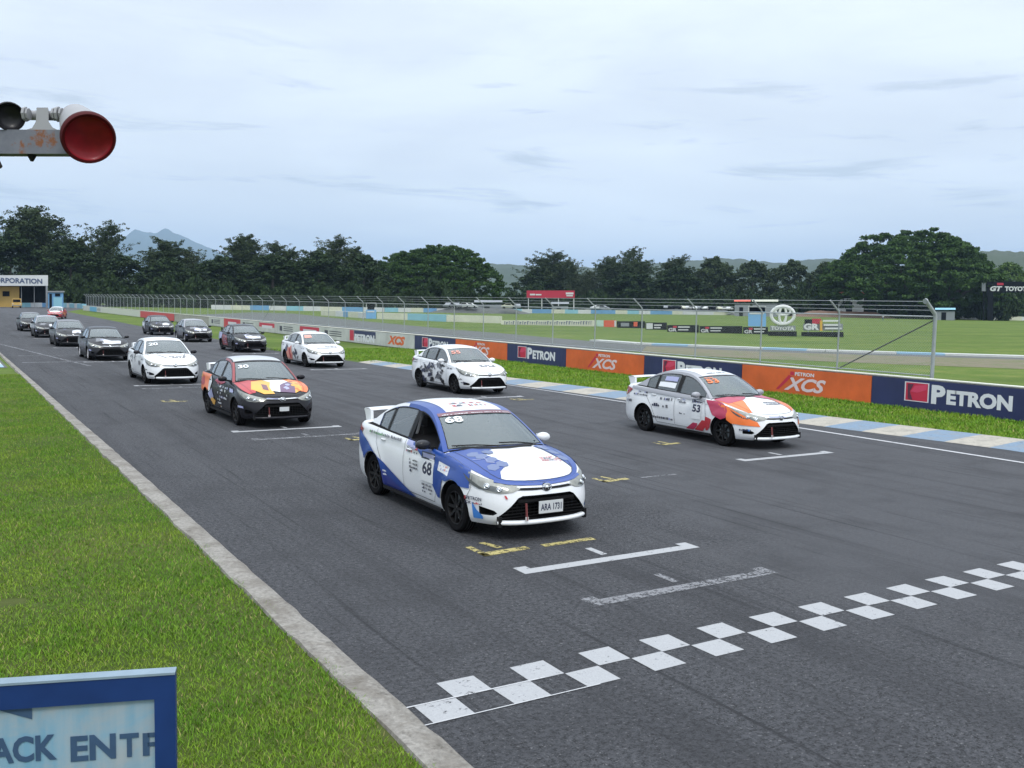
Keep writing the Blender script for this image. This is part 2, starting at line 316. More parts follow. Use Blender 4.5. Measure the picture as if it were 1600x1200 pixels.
TH = TR[:150][np.argsort(TR[:150, 1])]; TRs = TR[:, 1] + 2.2
iF = 150
def top_w(s): return interp(s, TRs, TR[:, 0]) if True else 0
def crown(s):
    if s < 1.6: return .085 * (1 - math.exp(-max(0, s - .14) / .16))
    if s < 3.4: return .085
    return .055 + .03 * max(0, (3.7 - s) / .3) if s < 3.7 else .055 * min(1, max(0, (CLEN - .1 - s)) / .25)
def top_pt(x, s, off=0.0):
    w = max(top_w(s), 1e-3); z = interp(s, TRs, TR[:, 2]); a = min(1, abs(x) / w); zz = z + crown(s) * (1 - a ** 2.6)
    if s < 1.5 and .2 < s: zz += .010 * math.exp(-((abs(x) - (.30 + .16 * s)) / .05) ** 2) * min(1, (s - .2) / .3)   # two bonnet ridges
    if off:
        e = .01; A = Vector(top_pt(x + e, s)) - Vector(top_pt(x - e, s)); B = Vector(top_pt(x, s + e)) - Vector(top_pt(x, s - e)); n = A.cross(B).normalized()
        if n.z < 0: n = -n
        p = Vector((x, s - 2.2, zz)) + n * off; return tuple(p)
    return (x, s - 2.2, zz)
# greenhouse
RS = [1.30, 1.42, 1.60, 1.80, 2.0, 2.2, 2.5, 2.8, 3.05, 3.25, 3.45, 3.65, 3.82]
RZ = [.915, 1.015, 1.140, 1.265, 1.355, 1.397, 1.415, 1.408, 1.375, 1.315, 1.230, 1.125, 1.035]
def _smooth(xs, ys):
    t = np.linspace(xs[0], xs[-1], 200); y = np.interp(t, xs, ys); k = np.ones(17) / 17; yp = np.pad(y, 8, mode='reflect', reflect_type='odd'); return t, np.convolve(yp, k, 'valid')
RSm, RZm = _smooth(RS, RZ)
def rail(s): return interp(s, RSm, RZm)
def xs_(z): return .782 - .212 * (max(0, z - .91) / .49) ** 1.12
def gs_pt(s, v, side=1, off=0.0):     # side panel, v 0 belt .. 1 rail
    zb = ZS(s) - .012; z = zb + v * (rail(s) - zb); x = xs_(z) - (.06 * max(0, (s - 3.0)) ** 1.5)
    return ((x + off * .9) * side, s - 2.2, z + off * .4)
def gt_pt(s, a, off=0.0):             # windscreen, roof and rear glass, a -1..1
    z = rail(s); xr = gs_pt(s, 1)[0]
    bow = interp(s, [1.3, 1.95, 2.5, 3.1, 3.82], [.27, .12, 0, -.06, -.16]); cr = interp(s, [1.3, 1.95, 2.5, 3.1, 3.82], [.045, .045, .050, .045, .02])
    k = 1 - abs(a) ** 2.2; p = Vector((xr * a, s - 2.2 - bow * k, z + cr * k))
    if off:
        e = .01; A = Vector(gt_pt(s, a + e)) - Vector(gt_pt(s, a - e)); B = Vector(gt_pt(min(s + e, 3.81), a)) - Vector(gt_pt(max(s - e, 1.301), a)); n = A.cross(B).normalized()
        if n.z < 0: n = -n
        p = p + n * off
    return tuple(p)
def patch(mb, poly, fn, m_, step=.05, arch=False, su=None):
    """a 2D outline diced along a grid and laid on a surface by fn"""
    bm = bmesh.new(); vs = [bm.verts.new((p[0], p[1], 0)) for p in poly]
    try: bm.faces.new(vs)
    except ValueError: bm.free(); return
    bmesh.ops.triangulate(bm, faces=bm.faces[:])
    xs = [p[0] for p in poly]; ys = [p[1] for p in poly]
    for ax, lo, hi in ((0, min(xs), max(xs)), (1, min(ys), max(ys))):
        k = math.ceil(lo / step) * step
        while k < hi:
            co = [0, 0, 0]; co[ax] = k; no = [0, 0, 0]; no[ax] = 1
            bmesh.ops.bisect_plane(bm, geom=bm.verts[:] + bm.edges[:] + bm.faces[:], plane_co=co, plane_no=no, dist=1e-5); k += step
    if arch:
        kill = [f for f in bm.faces if any(all(math.hypot(v.co.x - a, v.co.y - .30) < .352 for v in f.verts) for a in (FA, RA))]
        bmesh.ops.delete(bm, geom=kill, context='FACES')
        for v in bm.verts:
            for a in (FA, RA):
                r = math.hypot(v.co.x - a, v.co.y - .30)
                if 1e-4 < r < .352: v.co.x = a + (v.co.x - a) * .352 / r; v.co.y = .30 + (v.co.y - .30) * .352 / r
    bm.verts.index_update(); mb.add([fn(v.co.x, v.co.y) for v in bm.verts], [tuple(v.index for v in f.verts) for f in bm.faces], m_); bm.free()
def blob(cx, cy, rx, ry, rnd, n=11, rough=.45, rot=0):
    out = []
    for i in range(n):
        a = 2 * pi * i / n; r = 1 + rnd.uniform(-rough, rough); x = rx * r * cos(a); y = ry * r * sin(a); out.append((cx + x * cos(rot) - y * sin(rot), cy + x * sin(rot) + y * cos(rot)))
    return out
def grid_mesh(mb, us, vs, fn, m_, mfn=None, skip=None, thick=0):
    n = len(vs); pts = [fn(u, v) for u in us for v in vs]; base = {}
    for i in range(len(us) - 1):
        for j in range(n - 1):
            u = (us[i] + us[i + 1]) / 2; v = (vs[j] + vs[j + 1]) / 2
            if skip and skip(u, v): continue
            base.setdefault(mfn(u, v) if mfn else m_, []).append((i * n + j, (i + 1) * n + j, (i + 1) * n + j + 1, i * n + j + 1))
    for mm, fs in base.items(): mb.add(pts, fs, mm)
BODYSLOT = mat('car_paint_slot', (.7, .7, .7), .3, coat=.6)
ROOFSLOT = mat('car_roof_slot', (.7, .7, .7), .3, coat=.6)
def weld(o, d=1e-4):
    bm = bmesh.new(); bm.from_mesh(o.data); bmesh.ops.remove_doubles(bm, verts=bm.verts[:], dist=d); bmesh.ops.recalc_face_normals(bm, faces=bm.faces[:]); bm.to_mesh(o.data); bm.free()
def make_body():
    us = np.unique(np.concatenate([np.linspace(0, LTOT, 96), OL[:200:12]])); vs = [0, .05, .12, .2, .3, .4, .5, .6, .7, .78, .84, .9, .95, 1]; mb = MB()
    for sd in (1, -1):
        pts = []
        for u in us:
            s0 = interp(u, OL, OP[:, 1]); zs = ZS(s0)
            for v in vs: pts.append(body_pt(u, ZB + v * (zs - ZB), sd))
        n = len(vs); fs = [((i * n + j), ((i + 1) * n + j), ((i + 1) * n + j + 1), (i * n + j + 1)) for i in range(len(us) - 1) for j in range(n - 1)]
        mb.add(pts, fs, BODYSLOT)
    AA = np.linspace(-1, 1, 25)
    for zt in (1, 0):
        rows = []
        for u in us:
            s0 = interp(u, OL, OP[:, 1])
            if zt:
                x, y, z = body_pt(u, ZS(s0), 1); rows.append([(x * a, y, z + (top_pt(x * a, y + 2.2)[2] - interp(y + 2.2, TRs, TR[:, 2]) if abs(a) < .999 and x > .01 else 0)) for a in AA])
            else:
                x, y, z = body_pt(u, ZB, 1); rows.append([(x * a, y, z) for a in AA])
        pts = [p for r in rows for p in r]; n = len(AA); A, B = [], []
        for i in range(len(us) - 1):
            for j in range(n - 1):
                f = (i * n + j, (i + 1) * n + j, (i + 1) * n + j + 1, i * n + j + 1); c = [sum(pts[k][q] for k in f) / 4 for q in range(3)]; s = c[1] + 2.2
                inside = zt and (1.30 - .27 * (1 - (abs(c[0]) / .78) ** 2.2) - .03 < s < 3.80 + .14 * (1 - (c[0] / .78) ** 2)) and abs(c[0]) < .765
                (B if (inside or not zt) else A).append(f)
        mb.add(pts, A, BODYSLOT); mb.add(pts, B, dark)
    o = mb.build('body'); weld(o)
    cut = MB()
    for a in (FA, RA):
        for sd in (1, -1): cut.lathe([(.60, 0), (.60, .345), (1.1, .345), (1.1, 0)], dark, (0, a - 2.2, .30), (sd, 0, 0), 36)
    def prism(poly, y0, y1, sd=1):
        n = len(poly); vs_ = [(x * sd, y0, z) for x, z in poly] + [(x * sd, y1, z) for x, z in poly]
        cut.add(vs_, [tuple(range(n)), tuple(range(n, 2 * n))[::-1]] + [(i, (i + 1) % n, (i + 1) % n + n, i + n) for i in range(n)], dark)
    prism([(-.60, .262), (.60, .262), (.625, .30), (.40, .525), (.34, .548), (-.34, .548), (-.40, .525), (-.625, .30)], -2.6, -2.2 + .155)
    for sd in (1, -1): prism([(.665, .315), (.80, .315), (.80, .425), (.66, .375), (.63, .345)], -2.6, -2.2 + .36, sd)
    c = cut.build('cutter'); weld(c)
    md = o.modifiers.new('b', 'BOOLEAN'); md.operation = 'DIFFERENCE'; md.object = c; md.solver = 'EXACT'
    try: md.material_mode = 'TRANSFER'
    except Exception: pass
    bpy.context.view_layer.update(); me = bpy.data.meshes.new_from_object(o.evaluated_get(bpy.context.evaluated_depsgraph_get()))
    o.modifiers.clear(); o.data = me; bpy.data.objects.remove(c)
    me.polygons.foreach_set('use_smooth', [True] * len(me.polygons)); me.set_sharp_from_angle(angle=radians(38)); return o
SW = [(1.47, 2.30), (2.40, 3.08), (3.13, 3.46)]
def make_cabin():
    mb = MB(); ss = sorted(set([round(x, 3) for x in np.linspace(1.30, 3.82, 64)] + [x for w in SW for x in w] + [1.345, 1.95, 3.18, 3.74])); vs = [0, .05, .2, .4, .6, .75, .87, .94, 1]
    for sd in (1, -1):
        grid_mesh(mb, ss, vs, lambda s, v: gs_pt(s, v, sd), ROOFSLOT, skip=lambda s, v: .05 < v < .87 and any(a < s < b for a, b in SW), mfn=lambda s, v: black if (2.28 < s < 2.42 or 3.05 < s < 3.15) and .05 < v < .9 else ROOFSLOT)
    aa = [-1, -.97, -.93, -.8, -.6, -.4, -.2, 0, .2, .4, .6, .8, .93, .97, 1]
    grid_mesh(mb, ss, aa, gt_pt, ROOFSLOT, skip=lambda s, a: abs(a) < .93 and (1.345 < s < 1.95 or 3.18 < s < 3.74))
    o = mb.build('roof_shell'); weld(o); o.data.polygons.foreach_set('use_smooth', [True] * len(o.data.polygons)); o.data.set_sharp_from_angle(angle=radians(34)); return o
def make_wheel(rm, sd):
    t = MB(); w = .095
    t.lathe([(-w * .8, .20), (-w, .235), (-w, .275), (-w * .82, .298), (-w * .4, .302), (w * .4, .302), (w * .82, .298), (w, .275), (w, .235), (w * .8, .20), (-w * .8, .20)], rubber, axis=(sd, 0, 0), n=40)
    for k in range(3): t.lathe([(w * (-.4 + .4 * k) - .004, .3035), (w * (-.4 + .4 * k) + .004, .3035)], seam, axis=(sd, 0, 0), n=40)
    to = t.build('wheel', smooth=35)
    r = MB(); r.lathe([(w * .8, .212), (w * .92, .207), (w * .9, .196), (w * .3, .188), (-w * .8, .186), (-w * .8, .21)], rm, axis=(sd, 0, 0), n=40)
    r.lathe([(w * .25, 0), (w * .25, .15), (w * .1, .15)], galvd, axis=(sd, 0, 0), n=24)     # brake disc
    r.lathe([(w * .85, 0), (w * .85, .03), (w * .6, .04), (w * .4, .04)], rm, axis=(sd, 0, 0), n=16)
    for k in range(8):
        a = 2 * pi * k / 8; u = Vector((0, cos(a), sin(a))); q = Vector((0, -sin(a), cos(a))); x0, x1 = Vector((sd * w * .75, 0, 0)), Vector((sd * w * .88, 0, 0)); b0, b1 = u * .03, u * .192
        pv = [x0 + b0 - q * .02, x0 + b0 + q * .02, x1 + b1 + q * .013, x1 + b1 - q * .013]; d = Vector((-sd * .03, 0, 0)); r.add(pv + [p + d for p in pv], [(0, 1, 2, 3), (0, 4, 5, 1), (2, 6, 7, 3), (1, 5, 6, 2), (3, 7, 4, 0)], rm)
    ro = r.build('rim', to, smooth=30); return to
def build_proto():
    root = empty('race_car'); body = make_body(); body.parent = root; cab = make_cabin(); cab.parent = root
    # glass
    g = MB(); ss = [1.33, 1.36, 1.45, 1.6, 1.75, 1.88, 1.925, 1.96]; aa = [-.945, -.915, -.7, -.4, 0, .4, .7, .915, .945]
    grid_mesh(g, ss, aa, lambda s, a: gt_pt(s, a, -.005), glass, mfn=lambda s, a: black if (abs(a) > .915 or s < 1.36 or s > 1.925) else glass); o = g.build('windscreen', root, smooth=40); weld(o); o.data.polygons.foreach_set('use_smooth', [True] * len(o.data.polygons))
    g = MB(); grid_mesh(g, [3.17, 3.2, 3.35, 3.5, 3.65, 3.72, 3.75], aa, lambda s, a: gt_pt(s, a, -.005), glass2); o = g.build('rear_window', root, smooth=40); weld(o)
    for sd in (1, -1):
        for i, (a, b) in enumerate(SW):
            g = MB(); grid_mesh(g, list(np.linspace(a - .015, b + .015, 9)), [.03, .3, .6, .89], lambda s, v: gs_pt(s, v, sd, -.005), glass2); g.build('side_window', root, smooth=40)
        # black window surround, door lines and doors
        m_ = MB()
        for (a, b) in SW:
            for (s0, s1, v0, v1) in ((a, b, .03, .065), (a, b, .855, .885), (a, a + .014, .03, .88), (b - .014, b, .03, .88)):
                grid_mesh(m_, list(np.linspace(s0, s1, 8 if s1 - s0 > .1 else 2)), list(np.linspace(v0, v1, 2 if v1 - v0 < .1 else 6)), lambda s, v: gs_pt(s, v, sd, .004), black)
        m_.build('window_trim', root)
    # doors / bonnet / boot lid / bumpers as thin skins over the shell, dark seam beneath
    sm = MB()
    def seamline(pts, fn, w=.0035):
        for (a, b) in zip(pts[:-1], pts[1:]):
            a = Vector(a); b = Vector(b); L = (b - a).length; d = (b - a) / L; n = Vector((-d.y, d.x)) * w; k = max(1, int(L / .05)); P = []
            for i in range(k + 1): c = a + d * L * i / k; P += [fn(*(c + n)), fn(*(c - n))]
            sm.add(P, [(2 * i, 2 * i + 1, 2 * i + 3, 2 * i + 2) for i in range(k)], seam)
    for sd in (1, -1):
        f = side_map(.010, sd)
        seamline([(1.46, .93), (1.40, .80), (1.36, .60), (1.37, .38), (1.42, .27), (2.34, .27), (2.36, .60), (2.36, .955)], f)
        seamline([(2.36, .27), (2.95, .27), (3.00, .38), (3.12, .60), (3.32, .80), (3.34, .985)], f)
        seamline([(.62, .33), (.48, .60), (.46, .76)], f, .003)
        seamline([(3.98, .60), (4.0, .86)], f, .003)
        seamline([(1.40, .80), (1.15, .885)], f, .002)
        tp = lambda x, s: top_pt(x * sd, s, .010)
        seamline([(.0, .175), (.12, .178), (.24, .190), (.36, .215), (.46, .255), (.54, .315), (.595, .40), (.63, .52), (.655, .70), (.675, .92), (.69, 1.15)], tp)
        seamline([(.0, 4.28), (.55, 4.24), (.62, 4.1), (.62, 3.86)], tp)
    patch(sm, [(-.64, 1.22), (-.55, 1.14), (-.35, 1.03), (0, .97), (.35, 1.03), (.55, 1.14), (.64, 1.22), (.74, 1.30), (.5, 1.28), (0, 1.08), (-.5, 1.28), (-.74, 1.30)], lambda x, s: top_pt(x, s, .006), black, .06)
    merge_into(body, sm)
    for sd in (1, -1):
        for k, (a, b) in enumerate(((2.14, 2.28), (3.02, 3.16))):
            h = MB(); z = .845 + .02 * k; pts = [Vector(body_pt(LS(a + (b - a) * t), z, sd, .02 if 0 < t < 1 else .004)) for t in (0, .15, .5, .85, 1)]; h.tube(pts, .012, BODYSLOT, 8); h.build('door_handle', root, smooth=50)
    # headlights
    HL = [(.37, .625), (.41, .655), (.60, .690), (.80, .732), (1.00, .775), (1.20, .812), (1.34, .835), (1.28, .795), (1.12, .725), (.95, .645), (.80, .592), (.62, .575), (.46, .59)]
    hbase = mat('lamp_base', (.14, .15, .15), .25, .7, var=.6, vs=18); hlens = mat('lamp_lens', (.25, .255, .23), .15, .35, coat=.8, var=.5, vs=16); hdk = mat('lamp_dark', (.03, .035, .03), .2, coat=.8)
    for sd in (1, -1):
        h = MB(); patch(h, HL, l_map(.008, sd), hlens, .04)
        patch(h, [(.93, .662), (1.08, .722), (1.20, .772), (1.13, .712), (1.0, .650)], l_map(.014, sd), hdk, .04); patch(h, [(.52, .605), (.60, .640), (.72, .66), (.84, .665), (.80, .615), (.66, .59)], l_map(.012, sd), hbase, .04)
        patch(h, [(.80, .61), (.93, .662), (1.0, .650), (.90, .618)], l_map(.013, sd), hdk, .04)
        ho = h.build('headlight', root, smooth=40)
        for l, z, r in ((.63, .622, .034), (.79, .652, .040)):
            b = MB(); c = Vector(body_pt(l, z, sd, .012)); n = (Vector(body_pt(l, z, sd, .05)) - c).normalized(); b.lathe([(0, r), (.012, r * .95), (.016, r * .8), (.008, r * .72), (.018, r * .4), (.022, 0)], chrome, c, n, 18); b.build('lamp_projector', ho, smooth=40)
        t = MB(); red = mat('tail_lamp_red', (.30, .012, .015), .15, coat=1); patch(t, [(3.86, .93), (4.02, .965), (4.25, .97), (4.37, .94), (4.36, .78), (4.22, .76), (4.06, .80), (3.95, .86)], side_map(.010, sd), red, .04)
        patch(t, [(4.05, .90), (4.3, .91), (4.3, .87), (4.06, .86)], side_map(.013, sd), hlens, .04); t.build('tail_light', root, smooth=40)
    # grille
    gm = MB(); yb = -2.2 + .15
    for i in range(7):
        z = .285 + i * .038; wd = .60 - max(0, (z - .30)) * 1.0; gm.box((0, yb - .022, z), (2 * wd, .02, .011), black)
    for i in range(-9, 10): gm.box((i * .062, yb - .012, .40), (.006, .014, .25 - abs(i) * .014 if abs(i) > 5 else .25), black)
    gm.box((0, -2.2 + .08, .485), (.80, .06, .035), black)
    gm.build('grille', root)
    up = MB(); patch(up, [(-.40, .612), (-.36, .633), (0, .622), (.36, .633), (.40, .612), (.2, .604), (-.2, .604)], l_map(.007, 1), black, .04)
    patch(up, [(-.42, .640), (-.30, .650), (0, .640), (.30, .650), (.42, .640), (.3, .634), (0, .624), (-.3, .634)], l_map(.010, 1), chrome, .04)
    up.build('chrome_strip', root)
    em = MB(); c = Vector(body_pt(0, .622, 1, .018))
    for rx, rz, r in ((.064, .044, .006), (.026, .042, .004), (.044, .018, .004)):
        cz = .014 if rz == .018 else 0; em.tube([c + Vector((rx * cos(t), -.004, rz * sin(t) + cz)) for t in np.linspace(0, 2 * pi, 25)], r, chrome, 6, False)
    patch(em, [(.058 * cos(t), .622 + .040 * sin(t)) for t in np.linspace(0, 2 * pi, 17)[:-1]], l_map(.012, 1), black, .05)
    em.build('badge', root, smooth=50)
    lip = MB(); L = [Vector((x, body_pt(LX(abs(x)), .23, 1)[1] - .018, .232)) for x in np.linspace(-.63, .63, 21)]
    lip.tube(L, .026, BODYSLOT, 8); lip.build('bumper_lip', root, smooth=50)
    vb = MB()
    for sd in (1, -1):
        q = MB(); q.box((.615 * sd, -2.2 + .135, .245), (.04, .06, .12), black); q.build('bumper_strake', root)
    for sd in (1, -1): q = MB(); q.beam((.825 * sd, -.98, .19), (.825 * sd, .86, .19), .04, .045, black); q.build('side_skirt', root)
    np_ = MB(); np_.box((.02, -2.2 - .012, .405), (.345, .012, .15), mat('plate_white', (.55, .57, .58), .5)); np_.build('number_plate', root)
    ts = MB(); ts.beam((-.33, -2.2 - .005, .47), (-.33, -2.2 - .03, .27), .035, .008, mat('strap_red', (.20, .05, .05), .8), up=(1, 0, 0)); ts.box((-.33, -2.2 - .03, .285), (.04, .012, .05), mat('strap_tab', (.5, .48, .48), .6)); ts.build('tow_strap', root)
    # mirrors
    for sd in (1, -1):
        mr = MB(); c = Vector((.93 * sd, 1.58 - 2.2, .995)); n = 12; vs_ = []; fs = []
        for i, t in enumerate(np.linspace(0, pi, 9)):
            for k in range(n): a = 2 * pi * k / n; vs_.append(c + Vector((.105 * cos(a) * sin(t) ** .6, -.07 * cos(t) + .01, .066 * sin(a) * sin(t) ** .6)))
        for i in range(8):
            for k in range(n): fs.append((i * n + k, i * n + (k + 1) % n, (i + 1) * n + (k + 1) % n, (i + 1) * n + k))
        mr.add(vs_, fs, BODYSLOT); mr.beam(c + Vector((-.03 * sd, 0, -.03)), (.765 * sd, 1.56 - 2.2, .945), .06, .035, black); mo = mr.build('wing_mirror', root, smooth=60)
        mg = MB(); mg.box(c + Vector((0, .072, 0)), (.16, .006, .09), chrome); mg.build('mirror_glass', mo)
    # wipers
    w = MB()
    for x0, x1 in ((-.10, -.62), (.42, -.06)):
        a = Vector(gt_pt(1.34, x0 / .72, .02)) - Vector((0, .03, 0)); b = Vector(gt_pt(1.375, x1 / .72, .02)); w.tube([a, (a + b) / 2 + Vector((0, 0, .012)), b], .009, black, 6)
    w.build('wiper', root)
    # rear wing on two end legs
    sp = MB(); prof = [(0, .0), (.05, .018), (.14, .022), (.25, .016), (.25, .004), (.12, -.010), (.03, -.012)]; xs2 = np.linspace(-.64, .64, 9); vs_ = []; fs = []; n = len(prof)
    for x in xs2:
        for (a, z) in prof: vs_.append((x, 4.00 - 2.2 + a, 1.175 + z + .02 * (1 - (x / .7) ** 2)))
    for i in range(8):
        for k in range(n): fs.append((i * n + k, i * n + (k + 1) % n, (i + 1) * n + (k + 1) % n, (i + 1) * n + k))
    sp.add(vs_, fs, ROOFSLOT)
    for sd in (1, -1):
        P = [(3.98, 1.00), (4.00, 1.185), (4.25, 1.185), (4.21, 1.12), (4.16, 1.0)]; x = .63 * sd; vs_ = [(x + dx, s - 2.2, z) for dx in (-.022, .022) for s, z in P]; k = 5
        sp.add(vs_, [tuple(range(k)), tuple(range(k, 2 * k))[::-1]] + [(i, (i + 1) % k, (i + 1) % k + k, i + k) for i in range(k)], ROOFSLOT)
    sp.build('rear_wing', root, smooth=40)
    # interior: roll cage, seats, steering wheel, dashboard
    rc = MB(); rcm = mat('roll_cage_paint', (.45, .46, .48), .4)
    for sd in (1, -1):
        rc.tube([(.60 * sd, .30, .95), (.52 * sd, .25, 1.30), (.44 * sd, .25, 1.36)], .02, rcm); rc.tube([(.70 * sd, -.80, .93), (.52 * sd, -.20, 1.33), (.50 * sd, .25, 1.34)], .02, rcm); rc.tube([(.50 * sd, .28, 1.30), (.55 * sd, 1.25, 1.0)], .02, rcm)
    rc.tube([(-.46, .25, 1.355), (.46, .25, 1.355)], .02, rcm); rc.tube([(-.5, -.2, 1.325), (.5, -.2, 1.325)], .02, rcm); rc.tube([(-.5, .28, 1.30), (.55, .32, .97)], .02, rcm); rc.build('roll_cage', root, smooth=60)
    for sd in (1, -1):
        st = MB(); c = .34 * sd
        for wd, z0, z1 in ((.24, .90, 1.12), (.15, 1.10, 1.24)):
            st.add([(c + a * wd * (1 if z == z0 else .85), .16 + b * .06 + (z - .9) * .3, z) for z in (z0, z1) for a in (-1, 1) for b in (-1, 1)], [(0, 1, 3, 2), (4, 6, 7, 5), (0, 4, 5, 1), (2, 3, 7, 6), (0, 2, 6, 4), (1, 5, 7, 3)], black)
        st.build('seat', root)
    sw = MB(); sw.tube([Vector((.34 + .17 * cos(t), -.42 + .05 * sin(t), 1.0 + .15 * sin(t))) for t in np.linspace(0, 2 * pi, 21)], .014, black, 6, False); sw.build('steering_wheel', root, smooth=50)
    da = MB(); da.box((0, -.78, .985), (1.20, .28, .04), dark); da.build('dashboard', root)
    for a in (FA, RA):
        for sd in (1, -1):
            w_ = make_wheel(rimd, sd); w_.parent = root; w_.location = (sd * .745, a - 2.2, .30)
    return root

def children(o): return [c for c in bpy.data.objects if c.parent == o]
KIDS = {}
def kids(o):
    if not KIDS:
        for q in bpy.data.objects:
            if q.parent: KIDS.setdefault(q.parent.name, []).append(q)
    return KIDS.get(o.name, [])
def copy_tree(o, parent=None):
    c = o.copy(); COL.objects.link(c); c.parent = parent
    for ch in kids(o): copy_tree(ch, c)
    return c
def merge_into(o, mb):       # printed graphics become part of the panel they are stuck on
    me = o.data.copy(); n = len(me.materials); slots = [(sl.link, sl.material) for sl in o.material_slots]
    bm = bmesh.new(); bm.from_mesh(me); vs = [bm.verts.new(v) for v in mb.v]
    for f, k in zip(mb.f, mb.mi):
        try: q = bm.faces.new([vs[i] for i in f]); q.material_index = n + k; q.smooth = True
        except ValueError: pass
    bm.to_mesh(me); bm.free()
    for m_ in mb.mats: me.materials.append(m_)
    o.data = me
    for i, (lk, m_) in enumerate(slots):
        if lk == 'OBJECT': o.material_slots[i].link = 'OBJECT'; o.material_slots[i].material = m_
def all_parts(o):
    out = []
    for c in children(o): out.append(c); out += all_parts(c)
    return out
def set_slots(root, table):
    for p in all_parts(root):
        if p.type != 'MESH': continue
        for i, sl in enumerate(p.material_slots):
            base = p.data.materials[i]
            if base in table: sl.link = 'OBJECT'; sl.material = table[base]
PROTO = build_proto(); kids(PROTO)
P_SILV2 = paint('roof_silver', (.46, .48, .50)); P_WHITE = paint('white', (.70, .72, .74)); P_BLUE = paint('blue', (.010, .052, .26)); P_BLUE2 = paint('slate_blue', (.10, .14, .28)); P_NAVY = paint('navy', (.02, .035, .22)); P_BLACK = paint('black', (.012, .012, .016), .25)
P_SILVER = paint('silver', (.30, .31, .34)); P_RED = paint('red', (.42, .03, .04)); P_CRIM = paint('crimson', (.40, .03, .08)); P_ORANGE = paint('orange', (.75, .16, .025)); P_YEL = paint('yellow', (.72, .38, .05)); P_PURPLE = paint('purple', (.12, .06, .13)); P_LAV = paint('lavender', (.33, .35, .55))
P_INK = paint('ink', (.03, .035, .07)); P_GREY = paint('grey', (.13, .135, .15)); P_MAROON = paint('maroon', (.16, .06, .08)); P_SKY = paint('sky_blue', (.05, .20, .55)); P_PINK = paint('salmon', (.65, .28, .22)); P_DKRED = paint('dark_red', (.24, .03, .035)); P_CHAR = paint('charcoal', (.018, .019, .024), .3); P_GRN = paint('green', (.10, .28, .12))
def side_txt(nb, s, sc, zc, w, h, side, m_, off=.016, **k):
    mb = MB(); nb.append(mb); f = side_map(off, side); sg = 1 if side > 0 else -1; text_on(mb, s, w, h, lambda x, y: f(sc + sg * x, zc + y), m_, **k)
def scrib(mb, fn, x0, x1, y0, y1, m_, rnd, rows=1, n=7, fill=.7):     # unreadable small sponsor lettering: rows of little dashes
    hh = (y1 - y0) / rows
    for r in range(rows):
        x = x0; yb = y0 + r * hh + hh * .15
        while x < x1:
            w = (x1 - x0) / n * rnd.uniform(.45, 1.0)
            if rnd.random() < fill:
                x2 = min(x1, x + w * .8); t = hh * rnd.uniform(.35, .7); mb.add([fn(x, yb), fn(x2, yb), fn(x2, yb + t), fn(x, yb + t)], [(0, 1, 2, 3)], rnd.choice(m_) if isinstance(m_, list) else m_)
            x += w
def hood_edge(sd, inner, s0, s1, n=14):      # outline from the wing edge in to a given inner line
    out = [(sd * (top_w(s) - .002), s) for s in np.linspace(s0, s1, n)]; return out + [(sd * x, s) for x, s in inner[::-1]]
def glass_txt(nb, s, ac, sc, w, h, m_, **k): mb = MB(); nb.append(mb); text_on(mb, s, w, h, lambda x, y: gt_pt(sc + y, ac + x / .66, .006), m_, **k)
def banner(mb, m_, ink, rnd):
    grid_mesh(mb, [1.885, 1.92, 1.958], list(np.linspace(-.93, .93, 15)), lambda s, a: gt_pt(s, a, .004), m_)
    scrib(mb, lambda x, y: gt_pt(y, x, .007), -.85, .85, 1.892, 1.912, ink, rnd, 1, 26, .8)
def roof_patch(mb, m_, poly): patch(mb, poly, lambda x, s: gt_pt(s, x, .004), m_, .08)
